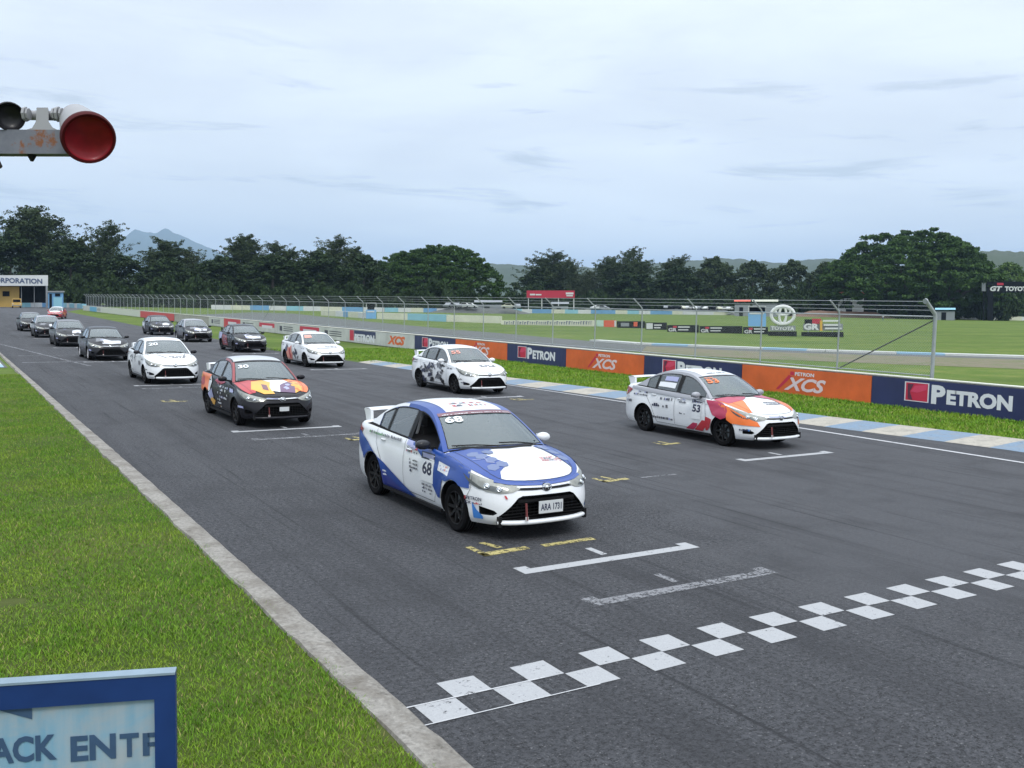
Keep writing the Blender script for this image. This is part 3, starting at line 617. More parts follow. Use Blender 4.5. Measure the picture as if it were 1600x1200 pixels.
def L68(b, nb, rnd):
    tp = lambda x, s: top_pt(x, s, .008)
    for sd in (-1, 1):
        sm = side_map(.013, sd)
        patch(b, [(.50, .60), (.50, 1), (1.3, 1), (1.9, 1), (2.28, 1), (2.28, .90), (1.95, .87), (1.62, .70), (1.45, .50), (1.30, .36), (1.18, .36), (1.15, .60)], sm, P_BLUE, .05, arch=True)
        patch(b, [(1.9, .945), (2.30, .955), (2.30, .90), (2.0, .865)], side_map(.0145, sd), P_LAV, .05)
        patch(b, [(4.14, .94), (4.06, .84), (3.98, .72), (3.85, .62), (3.4, .25), (2.95, .20), (1.95, .20), (2.15, .27), (3.20, .60), (3.70, .80)], sm, P_BLUE, .05, arch=True)
        patch(b, [(3.6, .56), (3.1, .44), (2.3, .22), (2.0, .20), (2.9, .20), (3.3, .3)], side_map(.0145, sd), P_NAVY, .05, arch=True)
        inner = [(.50, .30), (.46, .40), (.34, .47), (.30, .56), (.36, .64), (.46, .66), (.40, .74), (.45, .82), (.40, .90), (.30, .96), (.24, 1.00)]
        if sd > 0: inner = [(.62, .32), (.60, .45), (.56, .60), (.60, .70), (.50, .80), (.52, .90), (.42, .98), (.40, 1.02)]
        patch(b, hood_edge(sd, inner, .34, 1.24), tp, P_BLUE, .05)
        for (x, s) in ((.36, .52), (.44, .66), (.50, .50), (.50, .80), (.36, .90), (.56, .92)) if sd < 0 else ((.60, .62), (.58, .80), (.50, .94)):
            patch(b, [(sd * x + .085 * cos(a + .3), s + .075 * sin(a + .3)) for a in np.arange(6) * pi / 3], lambda x, s: top_pt(x, s, .011), P_BLUE2, .05)
        for (x, s, a) in ((.55, .58, .5), (.60, .75, -.6), (.50, .70, 1.5), (.48, .60, 2.6)):
            if sd < 0: patch(b, [(sd * x + .05 * cos(a), s + .05 * sin(a)), (sd * x - .05 * cos(a), s - .05 * sin(a)), (sd * x - .05 * cos(a) + .008, s - .05 * sin(a) + .004), (sd * x + .05 * cos(a) + .008, s + .05 * sin(a) + .004)], lambda x, s: top_pt(x, s, .014), P_LAV, .05)
        lm = l_map(.012, sd); patch(b, [(1.22, .40), (1.02, .33), (.90, .285), (.92, .262), (1.20, .25), (1.6, .26), (1.6, .40)], lambda l, z: lm(l, z), P_SKY, .04) if 0 else patch(b, [(1.01, .46), (.95, .37), (.86, .300), (.86, .262), (1.00, .26)], lm, P_SKY, .04)
    patch(b, [(-.70, .9), (-.70, .695), (-.5, .668), (-.3, .655), (0, .645), (.3, .655), (.5, .668), (.70, .695), (.70, .9)], l_map(.012, 1), P_BLUE, .04)
    SEAM = [(.0, .180), (.12, .183), (.24, .196), (.36, .222), (.46, .262), (.54, .322), (.60, .41)]
    for sd in (-1, 1): patch(b, [(sd * x, s_) for x, s_ in SEAM] + [(sd * (top_w(s_) - .002), s_) for s_ in (.41, .34, .28, .23, .19, .165)] + [(0, .152)], tp, P_BLUE, .04)
    roof_patch(b, P_WHITE, [(-.72, 1.97), (.72, 1.97), (.74, 3.16), (-.74, 3.16)])
    for sd in (-1, 1):
        grid_mesh(b, list(np.linspace(3.48, 3.815, 9)), [.02, .35, .7, 1.0], lambda s, v: gs_pt(s, v, sd, .004), P_WHITE); grid_mesh(b, list(np.linspace(2.75, 3.48, 12)), [.90, .95, 1.0], lambda s, v: gs_pt(s, v, sd, .004), P_WHITE); grid_mesh(b, list(np.linspace(2.9, 3.80, 14)), [.74 * sd, .87 * sd, .999 * sd] if 0 else [.935 * sd, .999 * sd], lambda s, a: gt_pt(s, a, .004), P_WHITE)
    scrib(b, lambda x, y: gt_pt(y, x, .008), -.45, .45, 2.08, 2.30, [P_RED, P_INK, P_GREY, P_PINK], rnd, 2, 12)
    banner(b, P_MAROON, P_WHITE, rnd)
    glass_txt(nb, '68', -.66, 1.80, .235, .115, P_WHITE, bold=.03)
    scrib(b, lambda x, y: top_pt(x, y, .012), .22, .52, .50, .62, [P_RED, P_INK, P_PINK], rnd, 3, 7, .9)
    for sd in (-1, 1):
        sm = side_map(.0155, sd); sg = sd
        patch(b, [(1.42, .86), (1.78, .86), (1.78, .50), (1.42, .50)], side_map(.0145, sd), P_WHITE, .06)
        patch(b, [(1.42, .88), (1.80, .88), (1.80, .785), (1.42, .785)], sm, P_INK, .06); patch(b, [(1.45, .865), (1.76, .865), (1.76, .80), (1.45, .80)], side_map(.017, sd), P_LAV, .06)
        side_txt(nb, '68', 1.60, .68, .27, .17, sd, P_INK, bold=.03)
        patch(b, [(1.0, .79), (1.30, .82), (1.30, .70), (1.0, .67)], sm, P_WHITE, .06); scrib(b, side_map(.017, sd), 1.03, 1.27, .71, .79, [P_PINK, P_LAV], rnd, 2, 6)
        scrib(b, sm, 1.95, 2.3, .80, .90, [P_INK, P_RED, P_LAV], rnd, 2, 7); scrib(b, sm, 1.9, 2.15, .55, .75, [P_INK, P_GREY], rnd, 4, 4); scrib(b, sm, 1.45, 1.75, .34, .48, [P_GREY, P_INK], rnd, 3, 6)
        scrib(b, sm, 2.5, 3.6, .90, .955, [P_GREY, P_GREY, P_GRN], rnd, 1, 20, .85); scrib(b, side_map(.017, sd), 2.92, 3.02, .36, .46, P_WHITE, rnd, 2, 2, 1)
    lm = l_map(.014, 1); text_on(b, 'PETRON', .23, .042, lambda x, y: lm(-.98 + x, .495 + y), P_INK); patch(b, [(-1.13, .475), (-1.10, .475), (-1.10, .515), (-1.13, .515)], lm, P_DKRED)
    text_on(b, 'GR', .09, .036, lambda x, y: lm(-1.07 + x, .442 + y), P_INK, shear=.2); scrib(b, lm, -1.0, -.86, .425, .458, [P_RED, P_GREY], rnd, 1, 4, 1); patch(b, [(-.555, .515), (-.53, .515), (-.55, .555), (-.575, .555)], lm, P_RED)
def L53(b, nb, rnd):
    for sd in (-1, 1):
        sm = side_map(.012, sd); lm = l_map(.013, sd); tp = lambda x, s: top_pt(x, s, .008)
        patch(b, [(1.42, .935), (2.3, .96), (3.3, .99), (3.9, 1.0), (3.9, .95), (3.2, .90), (2.3, .875), (1.42, .86)], sm, P_SILVER, .06)
        patch(b, [(.55, .47), (1.15, .50), (1.28, .56), (1.30, .70), (1.40, .76), (1.60, .86), (1.30, .83), (1.10, .76), (.9, .69), (.72, .60), (.60, .56)], lm, P_ORANGE, .05)
        patch(b, [(1.30, .60), (1.45, .55), (1.72, .62), (1.85, .78), (1.95, .90), (1.62, .90), (1.45, .87), (1.34, .83), (1.28, .74)], lambda l, z: lm(l, z), P_CRIM, .05)
        patch(b, [(1.16, .52), (1.36, .56), (1.36, .27), (1.30, .27), (1.18, .36)], sm, P_RED, .05, arch=True)
        for k in range(2): patch(b, [(1.46 + .28 * k, .24), (1.70 + .28 * k, .24), (1.46 + .28 * k, .47 - .08 * k), (1.36 + .24 * k, .47 - .08 * k), (1.36 + .26 * k, .33)], sm, P_RED if k == 0 else P_CRIM, .05)
        inner = [(.56, .32), (.50, .50), (.40, .72), (.32, .95), (.30, 1.02)]; patch(b, hood_edge(sd, inner, .34, 1.2), tp, P_ORANGE, .05)
        inner = [(.42, .78), (.20, .88), (.12, .98), (.22, 1.03), (.45, 1.08), (.6, 1.17)]; patch(b, [(sd * .74, .80), (sd * .79, 1.22)] + [(sd * x, s) for x, s in inner[::-1]], lambda x, s: top_pt(x, s, .011), P_CRIM, .05)
        patch(b, [(1.50, .87), (1.78, .87), (1.78, .47), (1.50, .47)], side_map(.014, sd), P_WHITE, .06)
        patch(b, [(1.50, .885), (1.80, .885), (1.80, .80), (1.50, .80)], side_map(.015, sd), P_INK, .06)
        side_txt(nb, '53', 1.64, .70, .25, .16, sd, P_INK, bold=.04); scrib(b, side_map(.017, sd), 1.53, 1.76, .80, .87, [P_LAV, P_GREY], rnd, 1, 5); scrib(b, sm, 1.55, 1.75, .50, .58, P_INK, rnd, 1, 5)
        for (a, c, z0, z1, r, n) in ((2.0, 2.28, .76, .88, 2, 6), (2.45, 2.95, .76, .86, 1, 9), (2.5, 3.1, .60, .70, 1, 7), (3.3, 3.8, .80, .93, 2, 6), (2.0, 2.2, .52, .58, 1, 4), (2.4, 3.1, .34, .42, 1, 7), (3.85, 4.05, .62, .72, 1, 4)): scrib(b, side_map(.014, sd), a, c, z0, z1, [P_GREY, P_INK, P_LAV, P_GREY], rnd, r, n)
        grid_mesh(b, [2.48, 2.7, 2.9, 3.04], [.2, .45], lambda s, v: gs_pt(s, v, sd, .006), P_WHITE); grid_mesh(b, [2.48, 2.7, 2.9], [.52, .74], lambda s, v: gs_pt(s, v, sd, .006), P_LAV)
    roof_patch(b, P_WHITE, [(-.78, 1.97), (.78, 1.97), (.74, 2.95), (-.74, 2.95)]); scrib(b, lambda x, y: gt_pt(y, x, .008), -.55, .5, 2.02, 2.10, P_INK, rnd, 1, 16)
    glass_txt(nb, '53', -.62, 1.77, .26, .13, P_ORANGE, bold=.03); scrib(b, lambda x, y: gt_pt(y, x, .006), -.8, -.5, 1.86, 1.90, P_ORANGE, rnd, 1, 4, 1)
    scrib(b, lambda x, y: top_pt(x, y, .012), .0, .48, .46, .62, [P_INK, P_GREY, P_INK], rnd, 2, 8, .95); lm = l_map(.014, 1); scrib(b, lm, -.98, -.74, .37, .43, [P_INK, P_GREY, P_SKY], rnd, 1, 6, 1)
    patch(b, [(-.30, .665), (.15, .645), (.15, .625), (-.30, .645)], l_map(.013, 1), P_LAV, .05)
def L30(b, nb, rnd):
    tp = lambda x, s: top_pt(x, s, .008)
    for sd in (-1, 1):
        sm = side_map(.012, sd)
        patch(b, [(3.05, .98), (4.20, 1.0), (4.3, .80), (4.2, .60), (3.8, .55), (3.3, .52), (3.05, .70)], sm, P_ORANGE, .05, arch=True); patch(b, blob(3.75, .78, .22, .13, rnd), side_map(.014, sd), P_RED, .05, arch=True); patch(b, blob(4.0, .93, .16, .05, rnd), side_map(.014, sd), P_YEL, .05)
        patch(b, blob(3.05, .76, .14, .18, rnd), side_map(.014, sd), P_WHITE, .05); patch(b, blob(2.9, .52, .20, .12, rnd), sm, P_LAV, .05); patch(b, blob(2.75, .37, .18, .07, rnd), side_map(.014, sd), P_YEL, .05); patch(b, blob(2.2, .88, .35, .05, rnd), sm, P_CRIM, .05)
        scrib(b, side_map(.015, sd), 1.45, 2.3, .50, .82, [P_LAV, P_WHITE, P_GREY, P_LAV], rnd, 4, 8, .6); scrib(b, side_map(.015, sd), 2.0, 2.3, .28, .5, [P_WHITE, P_YEL], rnd, 3, 3, .6); patch(b, blob(1.15, .76, .16, .06, rnd), side_map(.014, sd), P_LAV, .05)
    for sd in (-1, 1):
        grid_mesh(b, list(np.linspace(1.31, 1.96, 12)), [.93 * sd, .965 * sd, .998 * sd], lambda s, a: gt_pt(s, a, .004), P_DKRED); grid_mesh(b, list(np.linspace(1.31, 2.6, 16)), [.89, .95, 1.0], lambda s, v: gs_pt(s, v, sd, .004), P_DKRED)
    inner = [(.52, .36), (.40, .60), (.30, .9), (.25, 1.03)]
    for sd, mm in ((-1, P_RED), (1, P_ORANGE)): patch(b, hood_edge(sd, inner, .36, 1.2), tp, mm, .05)
    t2 = lambda x, s: top_pt(x, s, .011); patch(b, [(-.58, .5), (-.35, .26), (-.12, .24), (-.16, .5), (-.06, .8), (-.2, 1.02), (-.45, .95)], t2, P_YEL, .05); patch(b, [(-.34, .42), (-.22, .36), (-.20, .62), (-.30, .70)], lambda x, s: top_pt(x, s, .013), P_MAROON, .05)
    patch(b, [(-.16, .35), (.02, .30), (.10, .6), (.36, .85), (.30, 1.02), (-.18, 1.0), (-.06, .8), (-.16, .5)], t2, P_WHITE, .05); patch(b, [(.02, .30), (.36, .27), (.44, .6), (.36, .85), (.10, .6)], t2, P_PURPLE, .05); patch(b, [(.36, .27), (.56, .42), (.60, .9), (.40, .99), (.36, .85), (.44, .6)], t2, P_YEL, .05)
    for _ in range(6): patch(b, blob(rnd.uniform(.38, .6), rnd.uniform(.4, .9), .05, .05, rnd), lambda x, s: top_pt(x, s, .013), rnd.choice([P_ORANGE, P_RED, P_YEL]), .05)
    for (x, s, r) in ((.2, .45, .06), (.28, .62, .05)): patch(b, blob(x, s, r, r, rnd), lambda x, s: top_pt(x, s, .013), P_LAV, .05)
    roof_patch(b, P_SILV2, [(-.95, 2.0), (.95, 2.0), (.95, 2.95), (-.95, 2.95)]); roof_patch(b, P_WHITE, [(-.7, 1.99), (.7, 1.99), (.8, 2.9), (-.8, 2.9)]) if 0 else None
    glass_txt(nb, '30', -.66, 1.76, .23, .12, P_WHITE, bold=.03); lm = l_map(.014, 1); patch(b, [(-1.12, .44), (-.92, .43), (-.94, .475), (-1.12, .485)], lm, P_LAV, .05); patch(b, [(-.36, .645), (-.1, .63), (-.1, .64), (-.36, .657)], lm, P_LAV, .05)
def Lspots(ink, n, numcol, num, area=(1.45, 3.2, .30, .86), hoodlines=None):
    def f(b, nb, rnd):
        for sd in (-1, 1):
            sm = side_map(.012, sd)
            for _ in range(n):
                patch(b, blob(rnd.uniform(area[0], area[1]), rnd.uniform(area[2], area[3]), rnd.uniform(.04, .17), rnd.uniform(.025, .09), rnd, 9, .6, rnd.uniform(-.8, .8)), side_map(.012 + .0004 * _, sd), ink[_ % len(ink)], .07, arch=True)
            for _ in range(4): scrib(b, side_map(.026, sd), *sorted((rnd.uniform(1.4, 3.9), rnd.uniform(1.4, 3.9)))[:1] * 1, rnd.uniform(3.0, 3.3), .55, .60, P_INK, rnd, 1, 12, .3) if 0 else None
            scrib(b, sm, 3.6, 4.0, .80, .95, P_GREY, rnd, 2, 5); scrib(b, sm, 1.0, 1.35, .74, .82, P_INK, rnd, 1, 5)
        if num: glass_txt(nb, num, -.60, 1.74, .28, .15, numcol, bold=.03)
        scrib(b, lambda x, y: top_pt(x, y, .010), -.1, .45, .45, .65, [P_GREY, P_INK], rnd, 2, 8, .8); lm = l_map(.014, 1); scrib(b, lm, -1.0, -.8, .36, .42, P_INK, rnd, 1, 4, .9); scrib(b, lm, -1.15, -.95, .46, .52, P_GREY, rnd, 1, 4, .9)
        if hoodlines:
            for pts in hoodlines: patch(b, pts, lambda x, s: top_pt(x, s, .011), P_GREY, .05)
    return f
def LR2(b, nb, rnd):
    Lspots([P_GREY, P_INK], 7, P_PINK, '', (1.5, 2.4, .35, .85))(b, nb, rnd)
    for sd in (-1, 1):
        patch(b, [(2.45, .22), (2.35, .45), (2.50, .62), (2.55, .86), (2.85, .72), (3.05, .80), (3.15, .55), (3.0, .24)], side_map(.016, sd), P_PINK, .05, arch=True)
        patch(b, [(2.55, .26), (2.50, .42), (2.68, .55), (2.62, .80), (2.85, .62), (2.80, .45), (2.68, .30)], side_map(.019, sd), P_RED, .05, arch=True); patch(b, blob(3.15, .72, .14, .14, rnd), side_map(.020, sd), P_INK, .05, arch=True)
    q_ = MB(); nb.append(q_); grid_mesh(q_, [1.66, 1.76, 1.86], [-.85, -.65, -.42], lambda s, a: gt_pt(s, a, .005), P_PINK); patch(b, [(-.45, .40), (-.05, .36), (.4, .40), (.42, .43), (-.05, .39), (-.45, .43)], lambda x, s: top_pt(x, s, .011), P_INK, .05)
def Ldark(seed, hood, sidec, extra=None):
    def f(b, nb, rnd):
        tp = lambda x, s: top_pt(x, s, .008)
        for p in hood: patch(b, p[1:], tp, p[0], .07)
        for sd in (-1, 1):
            for mm, pl in sidec: patch(b, pl, side_map(.012, sd), mm, .08, arch=True)
            patch(b, [(.86, .435), (1.06, .45), (1.04, .50), (.88, .49)], l_map(.013, sd), P_LAV, .06)
        for _ in range(5): patch(b, blob(rnd.uniform(-.5, .5), rnd.uniform(.3, 1.0), .08, .05, rnd), lambda x, s: top_pt(x, s, .010), rnd.choice([P_GREY, P_LAV, P_CHAR]), .07)
        scrib(b, side_map(.014, -1), 1.4, 3.0, .4, .8, [P_GREY, P_LAV, P_CHAR], rnd, 4, 9, .5)
        if extra: extra(b, nb, rnd)
    return f
SILV = paint('pale_silver', (.52, .54, .58))
HA = [SILV, (-.30, .28), (.05, .22), (.45, .30), (.50, .55), (.1, .50), (-.2, .75), (-.35, .6)]
HB = [SILV, (-.05, .25), (.40, .28), (.52, .50), (.30, .72), (.0, .55)]
HC = [P_GREY, (-.55, .5), (-.3, .4), (-.1, .9), (-.45, 1.0)]
cars = [
 (6.29, 11.67, P_WHITE, P_BLUE, rimd, L68, 'white and blue race sedan, nearest of all, 68 on its windscreen and doors', (P_CHAR, P_WHITE)),
 (14.62, 15.71, P_WHITE, P_SILVER, rimd, L53, 'white race sedan with orange and red front wing, number 53 on its door', (P_SILVER, P_SILVER)),
 (6.52, 22.74, P_BLACK, P_BLACK, rimd, L30, 'black race sedan with red, yellow and white bonnet, 30 on its windscreen', (P_BLACK, P_BLACK)),
 (14.65, 27.64, P_WHITE, P_WHITE, rimd, Lspots([P_INK, P_CHAR, P_GREY], 34, P_PINK, '55'), 'white race sedan with black ink splashes over its doors, in front of the banners', (P_WHITE, P_WHITE)),
 (6.62, 34.30, P_WHITE, P_WHITE, rimd, Lspots([P_GREY, P_INK], 9, P_WHITE, '20', hoodlines=[[(-.45, .80), (-.20, .45), (-.17, .46), (-.42, .82)], [(.45, .85), (.30, .45), (.33, .44), (.48, .84)]]), 'white race sedan with two thin grey lines on its bonnet, behind the black car 30', (P_BLACK, P_BLACK)),
 (14.15, 40.40, P_WHITE, P_WHITE, rimd, LR2, 'white race sedan with a salmon and red flame on its rear door', (P_WHITE, P_WHITE)),
 (6.50, 47.10, P_CHAR, P_CHAR, rimw, Ldark(1, [HA, HC], [(P_GREY, [(1.2, .5), (3.2, .5), (3.9, .9), (1.3, .86)])]), 'dark race sedan with pale wheels, right behind the white car with bonnet lines', (P_BLACK, P_BLACK)),
 (14.35, 52.40, P_BLACK, P_BLACK, rimd, Ldark(2, [HA], [(P_DKRED, [(2.0, .3), (3.0, .3), (3.2, .9), (2.2, .8)]), (P_LAV, [(3.3, .6), (4.0, .6), (4.1, .98), (3.2, .95)])]), 'black race sedan with dark red doors and white rear quarter, behind the flame-door car', (P_BLACK, P_BLACK)),
 (6.45, 59.90, P_CHAR, P_GREY, rimd, Ldark(3, [HB], [(P_GREY, [(.9, .5), (3.9, .55), (3.9, .9), (1.0, .84)])]), 'charcoal and grey race sedan, third from the back of the left column', (P_BLACK, P_BLACK)),
 (14.45, 64.60, P_CHAR, P_SILVER, rims, Ldark(4, [HA, HC], [(P_GREY, [(1.0, .4), (3.0, .4), (3.0, .9), (1.2, .84)])]), 'dark race sedan with silver wheels and roof, in the right column', (P_BLACK, P_BLACK)),
 (6.40, 72.20, P_CHAR, P_SILVER, rimd, Ldark(5, [HB, HC], [(SILV, [(1.0, .6), (3.9, .6), (3.9, .9), (1.0, .84)])]), 'dark race sedan with pale flanks, second from the back of the left column', (P_BLACK, P_BLACK)),
 (14.50, 76.50, P_CHAR, P_CHAR, rimd, Ldark(6, [HB], [(SILV, [(2.9, .4), (4.0, .5), (4.0, .95), (2.9, .9)])]), 'dark race sedan with a white rear quarter, last of the right column', (P_BLACK, P_BLACK)),
 (6.35, 84.50, P_CHAR, P_GREY, rimd, Ldark(7, [HB], [(P_GREY, [(1.0, .5), (3.9, .5), (3.9, .9), (1.0, .84)])]), 'dark race sedan at the very back of the left column, farthest left on the track', (P_BLACK, P_BLACK)),
 (12.6, 128.5, P_RED, P_WHITE, rims, Ldark(8, [[P_WHITE, (-.6, .8), (-.5, .4), (0, .3), (.5, .4), (.6, .8), (.3, 1.0), (-.3, 1.0)]], [(P_ORANGE, [(1.0, .5), (2.0, .5), (2.1, .8), (1.0, .84)])]), 'red car with a white roof parked alone far behind the grid', (P_RED, P_RED)),
]
CAR_ROT = [0, 0, .004, -.01, 0, .01, .012, 0, .01, -.01, .01, 0, .012, -.25]
for i, (x, y, bc, rc_, rm, liv, lab, (ml, mr_)) in enumerate(cars):
    c = PROTO if i == 0 else copy_tree(PROTO); c.location = (x, y, 0); c.rotation_euler = (0, 0, CAR_ROT[i])
    tag(c, lab, 'race car', 'race sedans lined up on the starting grid' if i < 13 else None)
for i, (x, y, bc, rc_, rm, liv, lab, (ml, mr_)) in enumerate(cars):
    c = [o for o in bpy.data.objects if o.get('label') == lab][0]; rnd = random.Random(100 + i)
    set_slots(c, {BODYSLOT: bc, ROOFSLOT: rc_, rimd: rm})
    for p in all_parts(c):
        if p.name.startswith('wing_mirror'):
            for sl in p.material_slots:
                if sl.link == 'OBJECT' and sl.material == bc: sl.material = ml if p.data.vertices[0].co.x < 0 else mr_
        if p.name.startswith('rear_wing'):
            for sl in p.material_slots: sl.material = {0: P_WHITE, 2: P_WHITE}.get(i, bc) if sl.link == 'OBJECT' else sl.material
    b, nb = MB(), []; liv(b, nb, rnd); bo = [q for q in children(c) if q.name.startswith('body')][0]; merge_into(bo, b)
    for q_ in nb: q_.build('race_number', c)
    if i < 6:
        t = MB(); text_on(t, 'ARA 1731' if i == 0 else ' '.join(['']), .30, .085, lambda x, z: (.02 + x, -2.2 - .0195, .405 + z), P_INK, bold=.03) if i == 0 else None
        if t.v: t.build('plate_lettering', [q for q in children(c) if q.name.startswith('number_plate')][0])
    if i == 0:
        q = [q for q in children(c) if q.name.startswith('side_window') and q.data.vertices[0].co.x < 0]; q.sort(key=lambda o_: o_.data.vertices[0].co.y); bpy.data.objects.remove(q[0])
    if i == 2:
        for q in [q for q in children(c) if q.name.startswith('number_plate')]: q.scale = (.62, 1, .62); q.location = (0, 0, .17)
    if i not in (0, 2):
        for q in [q for q in children(c) if q.name.startswith('number_plate')]: bpy.data.objects.remove(q)
# ================================================================ GROUND AND TRACK
def sheet(name, pts, z, m_, kind='structure', skirt=0.0):
    me = bpy.data.meshes.new(name); bm = bmesh.new(); vs = [bm.verts.new((p[0], p[1], z)) for p in pts]; f = bm.faces.new(vs); bm.normal_update()
    if f.normal.z < 0: f.normal_flip()
    bmesh.ops.triangulate(bm, faces=[f])
    bm.to_mesh(me); bm.free(); me.materials.append(m_); o = bpy.data.objects.new(name, me); COL.objects.link(o); return tag(o, kind=kind)
M_ = MATS
sheet('ground', [(-2500, -150), (15500, -150), (15500, 15500), (-2500, 15500)], -.012, M_['grass_field'])
KERBN = [(2, 19.4), (8, 19.2), (12, 18.95), (15.5, 18.45), (20, 18.0), (25, 17.6), (30, 17.2), (36, 16.9), (40, 16.7)]     # Y, X of the right kerb's road edge
kn = lambda y: float(np.interp(y, [k[0] for k in KERBN], [k[1] for k in KERBN]))
edgeR = [(kn(y), y) for y in (2, 8, 12, 15.5, 20, 25, 30, 36, 40)] + [(16.6, 54), (16.7, 93), (19.5, 183), (34, 260), (60, 330)]
sheet('race_track', [(2.6, -20), (20, -20)] + edgeR + [(-60, 330), (-60, 62), (2.3, 52), (2.6, 52)], 0.0, M_['asphalt'])
sheet('pit_lane', [(2.30, 41.6), (-40, 38.6), (-40, 58.0), (2.3, 51.95)], .002, M_['old_asphalt'])
for k, (a, b) in enumerate(((41.9, 43.6), (45.3, 47.0), (48.7, 50.4))): sheet('pit_lane_marking', [(2.2, a), (-3, a - .6), (-3, b - .6), (2.2, b)], .007, mat('faded_blue_paint', (.25, .38, .47), .8, var=.3, vs=3))
for k, (a, b) in enumerate(((43.6, 45.3), (47.0, 48.7))): sheet('pit_lane_marking', [(2.2, a), (-3, a - .6), (-3, b - .6), (2.2, b)], .007, mat('faded_white_paint', (.46, .48, .48), .8, var=.3, vs=3))
sheet('lawn', [(2.5, -6), (-30, -6), (-30, 38.4), (2.35, 37.6)], .03, M_['lawn_soil'])
rnd = random.Random(5)
# left kerb: low worn concrete edging with an uneven lawn side
kb = MB(); n = 240; ys = np.linspace(-2, 54, n); P = []
for y in ys:
    w0 = 2.44 + .035 * mnoise.noise((y * 1.3, 0, 0)) + .02 * mnoise.noise((y * 6, 3, 0)); w1 = 2.755 - .004 * max(0, y - 15) + .018 * mnoise.noise((y * 5, 7, 0)) + .012 * mnoise.noise((y * 17, 7, 0)); h = .055 + .012 * mnoise.noise((y * 2, 9, 0))
    P += [(w0, y, -.01), (w0 + .02, y, h), ((w0 + w1) / 2, y, h + .008 * mnoise.noise((y * 3, 1, 4))), (w1 - .05, y, h - .012), (w1, y, -.004)]
kb.add(P, [(5 * i + j, 5 * i + j + 1, 5 * i + j + 6, 5 * i + j + 5) for i in range(n - 1) for j in range(4)], M_['kerb_concrete']); tag(kb.build('kerb', smooth=50), kind='structure')
# right kerb: low ramped concrete painted in faded blue and cream blocks
kb = MB(); y = 2.0; k = 0
while y < 41:
    L = .98 if y < 20 else 1.3; y1 = y + L; P = []
    for yy in np.linspace(y, y1, 4):
        x0 = kn(yy); wd = 1.5 if yy < 22 else 1.5 - .03 * (yy - 22)
        for t, h in ((0, .004), (.12, .02), (.7, .075), (.95, .085), (1, .0)): P.append((x0 + wd * t + .02 * mnoise.noise((yy * 3, t * 4, 0)), yy + .0 * t, h))
    kb.add(P, [(5 * i + j, 5 * i + j + 1, 5 * i + j + 6, 5 * i + j + 5) for i in range(3) for j in range(4)], M_['kerb_blue'] if k % 2 else M_['kerb_cream']); y = y1; k += 1
tag(kb.build('painted_kerb'), kind='structure')
def mark(name, polys, m_, z=.004):
    mb = MB()
    for p in polys:
        c = sum((p[i][0] * p[(i + 1) % len(p)][1] - p[(i + 1) % len(p)][0] * p[i][1]) for i in range(len(p)))
        if c < 0: p = p[::-1]
        mb.add([(a, b, z) for a, b in p], [tuple(range(len(p)))], m_)
    return tag(mb.build(name), kind='structure')
# start line: two rows of squares
sq = []
for r in range(2):
    for k in range(47):
        if (k + r) % 2 == 0:
            x = 2.80 + .3215 * k + .006 * rnd.uniform(-1, 1); y = 5.575 + .30 * r; j = lambda: rnd.uniform(-.006, .006)
            sq.append([(x + j(), y + j()), (x + .318 + j(), y + j()), (x + .318 + j(), y + .297 + j()), (x + j(), y + .297 + j())])
mark('start_line', sq, M_['road_white'])
mark('start_line_edge', [[(2.45, 5.560), (4.2, 5.565), (4.2, 5.577), (2.45, 5.572)], [(2.2, 5.873), (3.9, 5.868), (3.9, 5.884), (2.2, 5.889)]], M_['road_line'], .0065)
def gridbox(xc, y, m_, w=2.44, t=.16, tick=True, z=.004):
    x0, x1 = xc - w / 2, xc + w / 2
    P = [[(x0, y), (x1, y), (x1, y + t), (x0, y + t)], [(x0, y + t), (x0 + .16, y + t), (x0 + .16, y + t + .10), (x0, y + t + .10)], [(x1 - .16, y + t), (x1, y + t), (x1, y + t + .10), (x1 - .16, y + t + .10)]]
    if tick: P.append([(xc - .04, y + t + .10), (xc + .05, y + t + .10), (xc + .05, y + t + .42), (xc - .04, y + t + .42)])
    mark('grid_box_marking', P, m_, z)
gridbox(6.46, 8.31, M_['road_white']); gridbox(6.48, 7.09, M_['road_white_faded']); gridbox(14.02, 12.72, M_['road_white'])
for i, y in enumerate((20.2, 32.0, 44.2, 56.6, 68.8)): gridbox(6.55, y, M_['road_white'] if i == 0 else M_['road_white_far'])
for i, y in enumerate((24.7, 37.2, 49.2, 61.4, 73.4)): gridbox(14.2, y, M_['road_white_far'])
gridbox(6.6, 18.9, M_['road_white_faded']); gridbox(6.6, 30.9, M_['road_white_faded']); gridbox(4.4, 49.5, M_['road_white_faded'])
def yellow(x, y, s=1.0, fl=1):
    mark('yellow_marking', [[(x, y), (x + .10 * s, y), (x + .10 * s, y + .52 * s), (x, y + .52 * s)], [(x, y), (x + .72 * s, y + .05), (x + .72 * s, y + .18), (x, y + .15)], [(x + .34 * s, y + .28 * s), (x + .44 * s, y + .28 * s), (x + .36 * s, y + .62 * s), (x + .26 * s, y + .62 * s)]], M_['road_yellow'])
yellow(5.20, 9.12, .9); yellow(9.15, 12.15, .75); yellow(12.72, 14.95, .75); yellow(7.15, 18.1, .8); yellow(5.2, 26.8, .9); yellow(14.6, 23.8, .9)
mark('yellow_marking', [[(6.05, 9.17), (6.80, 9.18), (6.80, 9.30), (6.05, 9.28)]], M_['road_yellow']); mark('white_patch', [[(9.95, 12.2), (10.7, 12.2), (10.7, 12.27), (9.95, 12.27)]], M_['road_white_faded'])
mark('edge_line', [[(17.66 - .0, -5), (17.80, -5), (17.72, 16), (17.35, 24), (16.9, 34), (16.85, 34), (17.25, 24), (17.60, 16)]], M_['road_line'])
